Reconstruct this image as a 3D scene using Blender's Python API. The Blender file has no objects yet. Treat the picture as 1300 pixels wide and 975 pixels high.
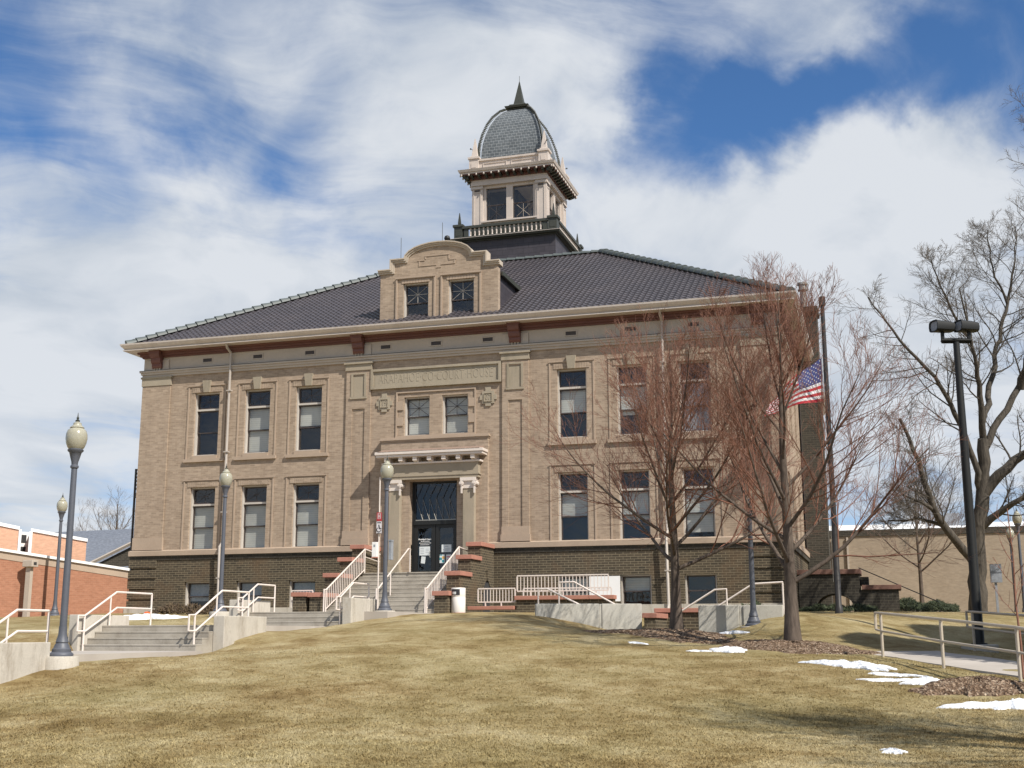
import bpy, bmesh, math, random
import numpy as np
from mathutils import Matrix, Vector

# ------------------------------------------------------------------ camera, sky, sun, exposure
S = bpy.context.scene
COL = S.collection
rad = math.radians

CAM_POS = (17.421, -46.648, -3.514)
YAW, PITCH, ROLL, FPX = 0.294, 0.202, -0.002, 1550.0
_F = Vector((-math.sin(YAW) * math.cos(PITCH), math.cos(YAW) * math.cos(PITCH), math.sin(PITCH)))
_R0 = Vector((math.cos(YAW), math.sin(YAW), 0))
_U0 = _R0.cross(_F)
_R = _R0 * math.cos(ROLL) + _U0 * math.sin(ROLL)
_U = -_R0 * math.sin(ROLL) + _U0 * math.cos(ROLL)
cam = bpy.data.cameras.new('camera')
cam.sensor_width = 36.0
cam.lens = FPX / 1300.0 * 36.0
cam.clip_start = 0.1
cam.clip_end = 3000
cam_ob = bpy.data.objects.new('camera', cam)
COL.objects.link(cam_ob)
cam_ob.matrix_world = Matrix(((_R.x, _U.x, -_F.x, CAM_POS[0]), (_R.y, _U.y, -_F.y, CAM_POS[1]),
                              (_R.z, _U.z, -_F.z, CAM_POS[2]), (0, 0, 0, 1)))
S.camera = cam_ob

SUN_VEC = Vector((1.75, -1.0, 2.1)).normalized()      # towards the sun
SUN_ELEV = math.asin(SUN_VEC.z)
SUN_AZ = math.atan2(SUN_VEC.x, SUN_VEC.y)
EXPOSURE = 0.5
SKY_STRENGTH = 0.1
S.view_settings.view_transform = 'Standard'
S.view_settings.look = 'None'
S.view_settings.gamma = 1
S.view_settings.exposure = EXPOSURE
S.view_settings.use_curve_mapping = False
S.cycles.use_denoising = True
S.cycles.max_bounces = 6
S.cycles.transparent_max_bounces = 12

sun = bpy.data.lights.new('sun', 'SUN')
sun.energy = 4.3
sun.angle = rad(0.5)
sun.color = (1.0, 0.94, 0.85)
sun_ob = bpy.data.objects.new('sun', sun)
COL.objects.link(sun_ob)
sun_ob.rotation_euler = (-SUN_VEC).to_track_quat('-Z', 'Y').to_euler()
sun_ob.location = (40, -40, 60)


def sky_dir(u, v):
    d = _F + _R * ((u - 650) / FPX) + _U * ((487.5 - v) / FPX)
    return d.normalized()


def build_sky():
    w = bpy.data.worlds.new("World")
    S.world = w
    w.use_nodes = True
    nt = w.node_tree
    N, L = nt.nodes, nt.links
    N.clear()

    def nd(t, **k):
        n = N.new(t)
        for a, b in k.items():
            setattr(n, a, b)
        return n

    def math_(op, a, b=None, clamp=False):
        n = nd('ShaderNodeMath', operation=op)
        n.use_clamp = clamp
        for i, x in enumerate((a, b)):
            if x is None:
                continue
            if isinstance(x, (int, float)):
                n.inputs[i].default_value = x
            else:
                L.new(x, n.inputs[i])
        return n.outputs[0]
    out = nd('ShaderNodeOutputWorld')
    sky = nd('ShaderNodeTexSky', sky_type='NISHITA')
    sky.sun_disc = False
    sky.sun_elevation = SUN_ELEV
    sky.sun_rotation = SUN_AZ
    sky.altitude = 1600
    sky.air_density = 1.0
    sky.dust_density = 0.0
    sky.ozone_density = 5.0
    bg1 = nd('ShaderNodeBackground')
    bg1.inputs[1].default_value = SKY_STRENGTH
    tint = nd('ShaderNodeMix', data_type='RGBA', blend_type='MULTIPLY')
    tint.inputs['Factor'].default_value = 1
    L.new(sky.outputs[0], tint.inputs[6])
    tz = nd('ShaderNodeTexCoord')
    tsep = nd('ShaderNodeSeparateXYZ')
    L.new(tz.outputs['Generated'], tsep.inputs[0])
    tr = nd('ShaderNodeValToRGB')
    tr.color_ramp.elements[0].position = 0.0
    tr.color_ramp.elements[0].color = (.80, .80, .86, 1)
    tr.color_ramp.elements[1].position = 0.28
    tr.color_ramp.elements[1].color = (.62, .83, .96, 1)
    L.new(tsep.outputs[2], tr.inputs[0])
    L.new(tr.outputs[0], tint.inputs[7])
    L.new(tint.outputs[2], bg1.inputs[0])
    tc = nd('ShaderNodeTexCoord')
    d = tc.outputs['Generated']
    # cloud layer: direction projected on a high plane, warped
    sep = nd('ShaderNodeSeparateXYZ')
    L.new(d, sep.inputs[0])
    zz = math_('ADD', math_('MAXIMUM', sep.outputs[2], 0.0), 0.22)
    cx = math_('DIVIDE', sep.outputs[0], zz)
    cy = math_('DIVIDE', sep.outputs[1], zz)
    comb = nd('ShaderNodeCombineXYZ')
    L.new(cx, comb.inputs[0])
    L.new(math_('MULTIPLY', cy, 0.8), comb.inputs[1])
    comb.inputs[2].default_value = 3.7
    warp = nd('ShaderNodeTexNoise')
    warp.inputs['Scale'].default_value = 1.6
    warp.inputs['Detail'].default_value = 3
    L.new(comb.outputs[0], warp.inputs['Vector'])
    wsub = nd('ShaderNodeVectorMath', operation='MULTIPLY_ADD')
    L.new(warp.outputs['Color'], wsub.inputs[0])
    wsub.inputs[1].default_value = (0.55, 0.55, 0.2)
    L.new(comb.outputs[0], wsub.inputs[2])
    n1 = nd('ShaderNodeTexNoise')
    n1.inputs['Scale'].default_value = 2.3
    n1.inputs['Detail'].default_value = 9
    n1.inputs['Roughness'].default_value = 0.56
    L.new(wsub.outputs[0], n1.inputs['Vector'])
    n2 = nd('ShaderNodeTexNoise')
    n2.inputs['Scale'].default_value = 3.6
    n2.inputs['Detail'].default_value = 8
    n2.inputs['Roughness'].default_value = 0.6
    # long thin streaks lying across the view
    st = nd('ShaderNodeMapping')
    st.inputs['Rotation'].default_value = (0, 0, -YAW - .35)
    L.new(wsub.outputs[0], st.inputs['Vector'])
    st2 = nd('ShaderNodeMapping')
    st2.inputs['Scale'].default_value = (.55, 2.0, 1)
    L.new(st.outputs[0], st2.inputs['Vector'])
    L.new(st2.outputs[0], n2.inputs['Vector'])
    cov = math_('ADD', math_('MULTIPLY', n1.outputs['Fac'], 1.75), math_('MULTIPLY', n2.outputs['Fac'], 1.35))
    # banks of cloud and gaps of blue, each a direction in the sky: (u, v, radius, weight)
    blobs = [(790, 195, 70, -.26), (860, 145, 85, -.34), (930, 160, 80, -.34), (1005, 170, 75, -.30), (1080, 160, 75, -.32), (1140, 120, 80, -.28), (1230, 110, 100, -.34), (1010, 110, 90, -.2),
             (800, 40, 130, -.10), (930, 20, 130, -.10), (1240, 20, 120, -.20), (560, 10, 200, -.05), (340, 275, 90, -.24), (420, 285, 50, -.14), (20, 90, 90, -.30), (130, 140, 90, -.22), (225, 125, 60, -.22),
             (330, 95, 110, -.16), (110, 600, 90, -.20), (40, 640, 200, .16), (300, 40, 80, .1), (1260, 600, 90, -.30), (830, 300, 55, -.18),
             (520, 60, 90, -.06), (420, 150, 90, -.12), (890, 210, 40, -.12), (1080, 640, 60, -.2),
             (130, 50, 90, .22), (230, 90, 40, .1), (620, 70, 110, .10), (700, 110, 80, .08), (960, 250, 80, .22), (1130, 255, 90, .24), (1010, 50, 70, .12), (1215, 215, 55, .26),
             (1000, 300, 170, .20), (200, 370, 230, .18), (560, 150, 110, .08), (560, 210, 130, .06), (500, 340, 160, .16), (80, 470, 170, .36), (50, 700, 80, .3), (1150, 400, 190, .24), (1130, 560, 160, .30), (420, 370, 130, .12), (585, 300, 90, .16), (250, 240, 90, .12),
             (820, 240, 70, .18), (740, 130, 60, .12), (1180, 430, 220, .3), (720, 60, 80, .10), (330, 330, 120, .12), (60, 200, 100, .12), (860, 270, 90, .2)]
    # ragged edges for the banks
    dw1 = nd('ShaderNodeTexNoise')
    dw1.inputs['Scale'].default_value = 7.0
    dw1.inputs['Detail'].default_value = 6
    dw1.inputs['Roughness'].default_value = .6
    L.new(d, dw1.inputs['Vector'])
    dws = nd('ShaderNodeVectorMath', operation='SUBTRACT')
    L.new(dw1.outputs['Color'], dws.inputs[0])
    dws.inputs[1].default_value = (.5, .5, .5)
    dwm = nd('ShaderNodeVectorMath', operation='MULTIPLY_ADD')
    L.new(dws.outputs[0], dwm.inputs[0])
    dwm.inputs[1].default_value = (.16, .16, .12)
    L.new(d, dwm.inputs[2])
    dwn = nd('ShaderNodeVectorMath', operation='NORMALIZE')
    L.new(dwm.outputs[0], dwn.inputs[0])
    d = dwn.outputs[0]
    for (u, v, r, wgt) in blobs:
        b = sky_dir(u, v)
        dot = nd('ShaderNodeVectorMath', operation='DOT_PRODUCT')
        L.new(d, dot.inputs[0])
        dot.inputs[1].default_value = b
        mr = nd('ShaderNodeMapRange')
        mr.interpolation_type = 'SMOOTHSTEP'
        mr.inputs[1].default_value = math.cos(r * 1.35 / FPX)
        mr.inputs[2].default_value = math.cos(r * 0.1 / FPX)
        mr.inputs[3].default_value = 0
        mr.inputs[4].default_value = wgt
        L.new(dot.outputs['Value'], mr.inputs[0])
        cov = math_('ADD', cov, mr.outputs[0])
    alpha = nd('ShaderNodeMapRange')
    alpha.interpolation_type = 'SMOOTHSTEP'
    L.new(cov, alpha.inputs[0])
    alpha.inputs[1].default_value = 1.0
    alpha.inputs[2].default_value = 2.02
    n3 = nd('ShaderNodeTexNoise')
    n3.inputs['Scale'].default_value = 4.6
    n3.inputs['Detail'].default_value = 7
    L.new(wsub.outputs[0], n3.inputs['Vector'])
    shade = math_('ADD', math_('MULTIPLY', n3.outputs['Fac'], 0.9), math_('MULTIPLY', cov, 0.22))
    ramp = nd('ShaderNodeValToRGB')
    ramp.color_ramp.elements[0].position = 0.45
    ramp.color_ramp.elements[0].color = (0.36, 0.43, 0.52, 1)
    ramp.color_ramp.elements[1].position = 1.0
    ramp.color_ramp.elements[1].color = (0.68, 0.71, 0.75, 1)
    L.new(shade, ramp.inputs[0])
    bg2 = nd('ShaderNodeBackground')
    bg2.inputs[1].default_value = 0.77
    L.new(ramp.outputs[0], bg2.inputs[0])
    mix = nd('ShaderNodeMixShader')
    L.new(math_('MULTIPLY', alpha.outputs[0], 0.97), mix.inputs[0])
    L.new(bg1.outputs[0], mix.inputs[1])
    L.new(bg2.outputs[0], mix.inputs[2])
    L.new(mix.outputs[0], out.inputs[0])


build_sky()

# ------------------------------------------------------------------ mesh helpers
ORIG = {}


class MB:
    """collects shapes, then links them as one mesh object"""

    def __init__(self):
        self.v, self.f, self.mi = [], [], []
        self.M = None
        self.cur = 0

    def add(self, vs, fs):
        o = len(self.v)
        if self.M is not None:
            vs = [tuple(self.M @ Vector(p)) for p in vs]
        self.v.extend(vs)
        for f in fs:
            self.f.append(tuple(i + o for i in f))
            self.mi.append(self.cur)
        return self

    def box(self, x0, x1, y0, y1, z0, z1):
        x0, x1 = sorted((x0, x1)); y0, y1 = sorted((y0, y1)); z0, z1 = sorted((z0, z1))
        return self.add([(x0, y0, z0), (x1, y0, z0), (x1, y1, z0), (x0, y1, z0), (x0, y0, z1), (x1, y0, z1), (x1, y1, z1), (x0, y1, z1)],
                        [(0, 3, 2, 1), (4, 5, 6, 7), (0, 1, 5, 4), (1, 2, 6, 5), (2, 3, 7, 6), (3, 0, 4, 7)])

    def hexa(self, b, t):
        return self.add(list(b) + list(t), [(0, 3, 2, 1), (4, 5, 6, 7), (0, 1, 5, 4), (1, 2, 6, 5), (2, 3, 7, 6), (3, 0, 4, 7)])

    def prism_y(self, poly, y0, y1):
        """polygon in x,z (counter-clockwise seen from -y) extruded along y"""
        n = len(poly)
        vs = [(x, y0, z) for x, z in poly] + [(x, y1, z) for x, z in poly]
        fs = [tuple(range(n)), tuple(range(2 * n - 1, n - 1, -1))]
        fs += [(i, i + n, (i + 1) % n + n, (i + 1) % n) for i in range(n)]
        return self.add(vs, fs)

    def prism_x(self, poly, x0, x1):
        """polygon in y,z extruded along x"""
        n = len(poly)
        vs = [(x0, y, z) for y, z in poly] + [(x1, y, z) for y, z in poly]
        fs = [tuple(range(n - 1, -1, -1)), tuple(range(n, 2 * n))]
        fs += [(i, (i + 1) % n, (i + 1) % n + n, i + n) for i in range(n)]
        return self.add(vs, fs)

    def prism_z(self, poly, z0, z1):
        n = len(poly)
        vs = [(x, y, z0) for x, y in poly] + [(x, y, z1) for x, y in poly]
        fs = [tuple(range(n - 1, -1, -1)), tuple(range(n, 2 * n))]
        fs += [(i, (i + 1) % n, (i + 1) % n + n, i + n) for i in range(n)]
        return self.add(vs, fs)

    def quad(self, a, b, c, d):
        return self.add([a, b, c, d], [(0, 1, 2, 3)])

    def tube(self, pts, r, n=8, caps=True):
        pts = [Vector(p) for p in pts]
        k = len(pts)
        if isinstance(r, (int, float)):
            r = [r] * k
        vs, fs = [], []
        ref = None
        for i, p in enumerate(pts):
            if i == 0:
                t = pts[1] - p
            elif i == k - 1:
                t = p - pts[i - 1]
            else:
                t = (pts[i + 1] - p).normalized() + (p - pts[i - 1]).normalized()
            if t.length < 1e-9:
                t = Vector((0, 0, 1))
            t.normalize()
            if ref is None:
                ref = Vector((1, 0, 0)) if abs(t.x) < .8 else Vector((0, 1, 0))
            a = (ref - t * ref.dot(t))
            if a.length < 1e-6:
                a = t.orthogonal()
            a.normalize()
            ref = a
            b = t.cross(a)
            for j in range(n):
                q = 2 * math.pi * j / n
                vs.append(tuple(p + (a * math.cos(q) + b * math.sin(q)) * r[i]))
        for i in range(k - 1):
            for j in range(n):
                fs.append((i * n + j, i * n + (j + 1) % n, (i + 1) * n + (j + 1) % n, (i + 1) * n + j))
        if caps:
            fs.append(tuple(range(n - 1, -1, -1)))
            fs.append(tuple(range((k - 1) * n, k * n)))
        return self.add(vs, fs)

    def bar(self, pts, w=0.05, h=None):
        """square-section bar along a polyline"""
        return self.tube(pts, (w * 0.707), 4)

    def lathe(self, prof, c=(0, 0, 0), n=20, phase=0.0, sq=False):
        """profile of (r, z)"""
        vs, fs = [], []
        k = len(prof)
        for r, z in prof:
            for j in range(n):
                q = 2 * math.pi * j / n + phase
                vs.append((c[0] + r * math.cos(q), c[1] + r * math.sin(q), c[2] + z))
        for i in range(k - 1):
            for j in range(n):
                fs.append((i * n + j, i * n + (j + 1) % n, (i + 1) * n + (j + 1) % n, (i + 1) * n + j))
        fs.append(tuple(range(n - 1, -1, -1)))
        fs.append(tuple(range((k - 1) * n, k * n)))
        return self.add(vs, fs)

    def build(self, name, mats, parent=None, smooth=False, bevel=0.0):
        me = bpy.data.meshes.new(name)
        off = ORIG.get(parent.name, Vector((0, 0, 0))) if parent else Vector((0, 0, 0))
        if off.length > 0:
            vs = [(a - off.x, b - off.y, c - off.z) for a, b, c in self.v]
        else:
            vs = self.v
        me.from_pydata(vs, [], self.f)
        if not isinstance(mats, (list, tuple)):
            mats = [mats]
        for m in mats:
            me.materials.append(m)
        if len(mats) > 1:
            me.polygons.foreach_set('material_index', self.mi)
        if smooth:
            me.polygons.foreach_set('use_smooth', [True] * len(self.f))
            try:
                me.set_sharp_from_angle(angle=rad(40))
            except Exception:
                pass
        me.update()
        o = bpy.data.objects.new(name, me)
        COL.objects.link(o)
        if parent:
            o.parent = parent
            ORIG[o.name] = off
        if bevel:
            bv = o.modifiers.new('bevel', 'BEVEL')
            bv.width = bevel
            bv.segments = 2
            bv.limit_method = 'ANGLE'
        return o


def tag(o, label=None, cat=None, group=None, kind=None):
    if label: o['label'] = label
    if cat: o['category'] = cat
    if group: o['group'] = group
    if kind: o['kind'] = kind
    return o


def thing(name, label, cat, loc=(0, 0, 0), group=None):
    o = bpy.data.objects.new(name, None)
    o.empty_display_size = 0.3
    COL.objects.link(o)
    o.location = loc
    ORIG[o.name] = Vector(loc)
    return tag(o, label, cat, group)


def dup(root, loc, label, rotz=0.0, group=None):
    r = root.copy()
    COL.objects.link(r)
    r.location = loc
    r.rotation_euler = (0, 0, rotz)
    ORIG[r.name] = Vector(loc)
    r['label'] = label
    if group: r['group'] = group
    for ch in root.children:
        c = ch.copy(); COL.objects.link(c); c.parent = r
        for g in ch.children:
            d = g.copy(); COL.objects.link(d); d.parent = c
    return r


def text_mb(body, size, mb_M, depth=0.01, sx=1.0, align='CENTER', bold=0.0, spacing=1.0):
    cu = bpy.data.curves.new('lettering', 'FONT')
    cu.body = body
    cu.size = size
    cu.align_x = align
    cu.align_y = 'CENTER'
    cu.extrude = depth
    cu.offset = bold
    cu.resolution_u = 3
    cu.space_character = spacing
    o = bpy.data.objects.new('lettering', cu)
    COL.objects.link(o)
    dg = bpy.context.evaluated_depsgraph_get()
    me = bpy.data.meshes.new_from_object(o.evaluated_get(dg))
    m = MB()
    m.M = mb_M @ Matrix.Diagonal((sx, 1, 1, 1))
    m.add([tuple(v.co) for v in me.vertices], [tuple(p.vertices) for p in me.polygons])
    bpy.data.objects.remove(o)
    bpy.data.curves.remove(cu)
    bpy.data.meshes.remove(me)
    return m


# upright text facing -y: local x -> x, local y -> z
def face_front(x, y, z):
    return Matrix.Translation((x, y, z)) @ Matrix.Rotation(rad(90), 4, 'X')


# ------------------------------------------------------------------ materials
M = {}


class NT:
    def __init__(self, name):
        self.m = bpy.data.materials.new(name)
        self.m.use_nodes = True
        self.t = self.m.node_tree
        self.N, self.L = self.t.nodes, self.t.links
        self.p = self.N['Principled BSDF']
        self.out = self.N['Material Output']
        self.tc = self.N.new('ShaderNodeTexCoord')
        self.co = self.tc.outputs['Object']

    def nd(self, t, **k):
        n = self.N.new(t)
        for a, b in k.items():
            setattr(n, a, b)
        return n

    def put(self, sock, x):
        if isinstance(x, bpy.types.NodeSocket):
            self.L.new(x, sock)
        elif isinstance(x, tuple) and len(x) == 3 and sock.type == 'RGBA':
            sock.default_value = (*x, 1)
        else:
            sock.default_value = x

    def math(self, op, a, b=0.0, clamp=False):
        n = self.nd('ShaderNodeMath', operation=op)
        n.use_clamp = clamp
        self.put(n.inputs[0], a); self.put(n.inputs[1], b)
        return n.outputs[0]

    def noise(self, scale, detail=4, rough=.55, vec=None, dist=0.0):
        n = self.nd('ShaderNodeTexNoise')
        n.inputs['Scale'].default_value = scale
        n.inputs['Detail'].default_value = detail
        n.inputs['Roughness'].default_value = rough
        n.inputs['Distortion'].default_value = dist
        self.L.new(vec or self.co, n.inputs['Vector'])
        return n.outputs['Fac']

    def map(self, vec, scale=(1, 1, 1), loc=(0, 0, 0)):
        n = self.nd('ShaderNodeMapping')
        n.inputs['Scale'].default_value = scale
        n.inputs['Location'].default_value = loc
        self.L.new(vec, n.inputs['Vector'])
        return n.outputs[0]

    def ramp(self, fac, stops):
        n = self.nd('ShaderNodeValToRGB')
        e = n.color_ramp.elements
        while len(e) < len(stops):
            e.new(0.5)
        for i, (p, c) in enumerate(stops):
            e[i].position = p
            e[i].color = (*c, 1)
        self.put(n.inputs[0], fac)
        return n.outputs[0]

    def mix(self, fac, a, b, blend='MIX'):
        n = self.nd('ShaderNodeMix', data_type='RGBA', blend_type=blend)
        self.put(n.inputs['Factor'], fac)
        self.put(n.inputs[6], a); self.put(n.inputs[7], b)
        return n.outputs[2]

    def bump(self, h, strength=.3, dist=.02):
        n = self.nd('ShaderNodeBump')
        n.inputs['Strength'].default_value = strength
        n.inputs['Distance'].default_value = dist
        self.put(n.inputs['Height'], h)
        self.L.new(n.outputs[0], self.p.inputs['Normal'])

    def done(self, key, col=None, rough=.8, metal=0.0, spec=None):
        if col is not None: self.put(self.p.inputs['Base Color'], col)
        self.put(self.p.inputs['Roughness'], rough)
        self.p.inputs['Metallic'].default_value = metal
        if spec is not None: self.p.inputs['Specular IOR Level'].default_value = spec
        M[key] = self.m
        return self.m


def sc(c, k): return tuple(max(0.0, x * k) for x in c)


def plain(key, col, rough=.7, var=.12, scale=2.0, fine=30.0, bump=.15, metal=0.0, dirt=None, spec=None):
    t = NT(key)
    n = t.noise(scale, 6, .6)
    c = t.ramp(n, [(.3, sc(col, 1 - var)), (.7, sc(col, 1 + var))])
    f = t.noise(fine, 3)
    c = t.mix(.25 if var > .05 else .1, c, t.ramp(f, [(.35, sc(col, 1 - 1.5 * var)), (.65, sc(col, 1 + 1.5 * var))]))
    if dirt:
        st = t.noise(.9, 5, .7, t.map(t.co, (1.5, 1.5, .25)))
        c = t.mix(t.ramp(st, [(.52, (0, 0, 0)), (.72, (.8, .8, .8))]), c, dirt)
    if bump: t.bump(f, bump, .01)
    return t.done(key, c, rough, metal, spec)


def brick(key, c1, c2, mortar, bw=.22, bh=.075, ms=.008, stain=None, bump=.3, bias=0.0, streak=0.0):
    t = NT(key)
    s = t.nd('ShaderNodeSeparateXYZ')
    t.L.new(t.co, s.inputs[0])
    cb = t.nd('ShaderNodeCombineXYZ')
    t.L.new(t.math('ADD', s.outputs[0], s.outputs[1]), cb.inputs[0])
    t.L.new(s.outputs[2], cb.inputs[1])
    b = t.nd('ShaderNodeTexBrick')
    b.inputs['Scale'].default_value = 1
    b.inputs['Brick Width'].default_value = bw
    b.inputs['Row Height'].default_value = bh
    b.inputs['Mortar Size'].default_value = ms
    b.inputs['Mortar Smooth'].default_value = .3
    b.inputs['Bias'].default_value = bias
    b.inputs['Color1'].default_value = (*c1, 1)
    b.inputs['Color2'].default_value = (*c2, 1)
    b.inputs['Mortar'].default_value = (*mortar, 1)
    t.L.new(cb.outputs[0], b.inputs['Vector'])
    c = b.outputs['Color']
    # course-to-course and patchy differences of the bricks themselves
    rown = t.noise(1.0, 3, .7, t.map(cb.outputs[0], (3.2, 11.0, 1)))
    c = t.mix(.6, c, t.mix(1.0, c, t.ramp(rown, [(.3, (.74, .73, .72)), (.7, (1.2, 1.18, 1.14))]), 'MULTIPLY'))
    big = t.noise(.35, 5, .6)
    c = t.mix(.3, c, t.mix(1.0, c, t.ramp(big, [(.35, (.82, .8, .78)), (.65, (1.12, 1.12, 1.12))]), 'MULTIPLY'))
    if key == 'tan_brick':
        ws = t.noise(1.0, 6, .7, t.map(t.co, (1.3, 1.3, .16)))
        c = t.mix(1.0, c, t.ramp(ws, [(.34, (.87, .86, .85)), (.55, (1.02, 1.02, 1.02))]), 'MULTIPLY')
    if stain:
        st = t.noise(.7, 6, .65)
        c = t.mix(t.ramp(st, [(.52, (0, 0, 0)), (.72, (.75, .75, .75))]), c, stain)
    t.bump(b.outputs['Fac'], -bump, .01)
    return t.done(key, c, .88, 0, .25)


brick('tan_brick', (.40, .318, .243), (.30, .234, .176), (.405, .325, .255), .25, .080, .007, None, .25)
brick('dark_brick', (.090, .073, .050), (.046, .040, .030), (.235, .20, .14), .29, .095, .009, (.13, .085, .05), .4, -.2)
brick('dark_brick_shade', (.062, .056, .046), (.036, .034, .029), (.11, .10, .08), .30, .105, .010, None, .4, -.2)  # darker copy of dark_brick; on the side stair it paints in the shade
brick('red_brick', (.36, .175, .112), (.31, .145, .09), (.36, .20, .13), .24, .08, .008, None, .2)
brick('pink_brick', (.60, .36, .245), (.56, .33, .225), (.56, .36, .26), .24, .08, .006, None, .15)
brick('tan_wall_brick', (.37, .305, .235), (.33, .27, .205), (.36, .305, .24), .24, .08, .006, None, .2)
plain('stone', (.33, .285, .215), .85, .10, 1.2, 18, .15, dirt=(.25, .21, .15))
plain('stone_green', (.325, .275, .205), .85, .10, 1.2, 18, .15, dirt=(.2, .18, .13))
plain('tan_trim', (.38, .295, .222), .85, .10, 1.5, 22, .15)
plain('frieze_white', (.45, .39, .325), .6, .08, 1.0, 12, .05)
plain('cream_paint', (.66, .59, .53), .5, .06, 1.0, 12, .04)
plain('downspout_paint', (.42, .375, .33), .55, .08, 1.0, 12, .04)
plain('window_paint', (.50, .46, .41), .5, .06, 1.0, 12, .04)
plain('tower_paint', (.53, .465, .415), .55, .09, 1.3, 12, .06, dirt=(.42, .36, .31))
plain('gutter_paint', (.55, .49, .44), .5, .10, .8, 10, .05, dirt=(.42, .36, .31))
plain('sash_dark', (.055, .042, .038), .5, .1, 2, 20, 0)
plain('red_brown_paint', (.135, .055, .043), .6, .12, 1.5, 14, .08)
plain('copper_dark', (.040, .043, .034), .55, .18, 1.5, 14, .1)
plain('copper_green', (.085, .10, .098), .55, .2, 2, 14, .1)
plain('coping_tan', (.45, .385, .31), .75, .08, 1.2, 18, .1)
plain('black_metal', (.009, .010, .010), .55, .15, 2, 20, .05)
plain('dark_bronze', (.03, .027, .025), .45, .15, 2, 20, .05)
plain('lamp_pole', (.085, .092, .112), .5, .12, 2.5, 25, .05)
plain('rail_paint', (.72, .64, .58), .45, .06, 2, 20, .04)
plain('rail_beige', (.46, .40, .32), .45, .10, 2, 20, .04)
plain('coping_shaded', (.21, .115, .088), .85, .14, 1.4, 16, .15)  # darker copy of coping_red, with the side stair's shade put into the colour
plain('hood_tile', (.25, .175, .135), .85, .14, 1.4, 16, .15)
plain('coping_red', (.39, .182, .132), .8, .14, 1.4, 16, .15)
plain('white_paint', (.80, .80, .78), .5, .03, 1.5, 14, .03)
plain('roof_snow', (.85, .87, .9), .8, .03, 1.5, 14, .1)
plain('grey_metal', (.33, .32, .29), .45, .12, 3, 20, .05, metal=.4)
plain('interior', (.035, .036, .038), .9, .1, 1, 5, 0)
plain('sign_red', (.33, .025, .03), .5, .04, 3, 20, 0)
plain('sign_white', (.55, .53, .55), .5, .03, 3, 20, 0)
plain('sign_black', (.03, .03, .035), .5, .03, 3, 20, 0)
plain('poster_teal', (.05, .28, .32), .6, .05, 3, 20, 0)
plain('poster_orange', (.7, .4, .08), .6, .05, 3, 20, 0)
plain('poster_pink', (.55, .2, .22), .6, .05, 3, 20, 0)
plain('paper', (.66, .70, .70), .7, .04, 6, 30, 0)
plain('orange_plastic', (.85, .12, .03), .5, .08, 6, 30, 0)
plain('flag_red', (.50, .025, .04), .75, .08, 6, 40, .05)
plain('flag_white', (.78, .76, .76), .75, .04, 6, 40, .05)
plain('flag_blue', (.045, .06, .20), .75, .08, 6, 40, .05)
plain('bin_white', (.80, .77, .73), .45, .05, 2, 14, .03)


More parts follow.
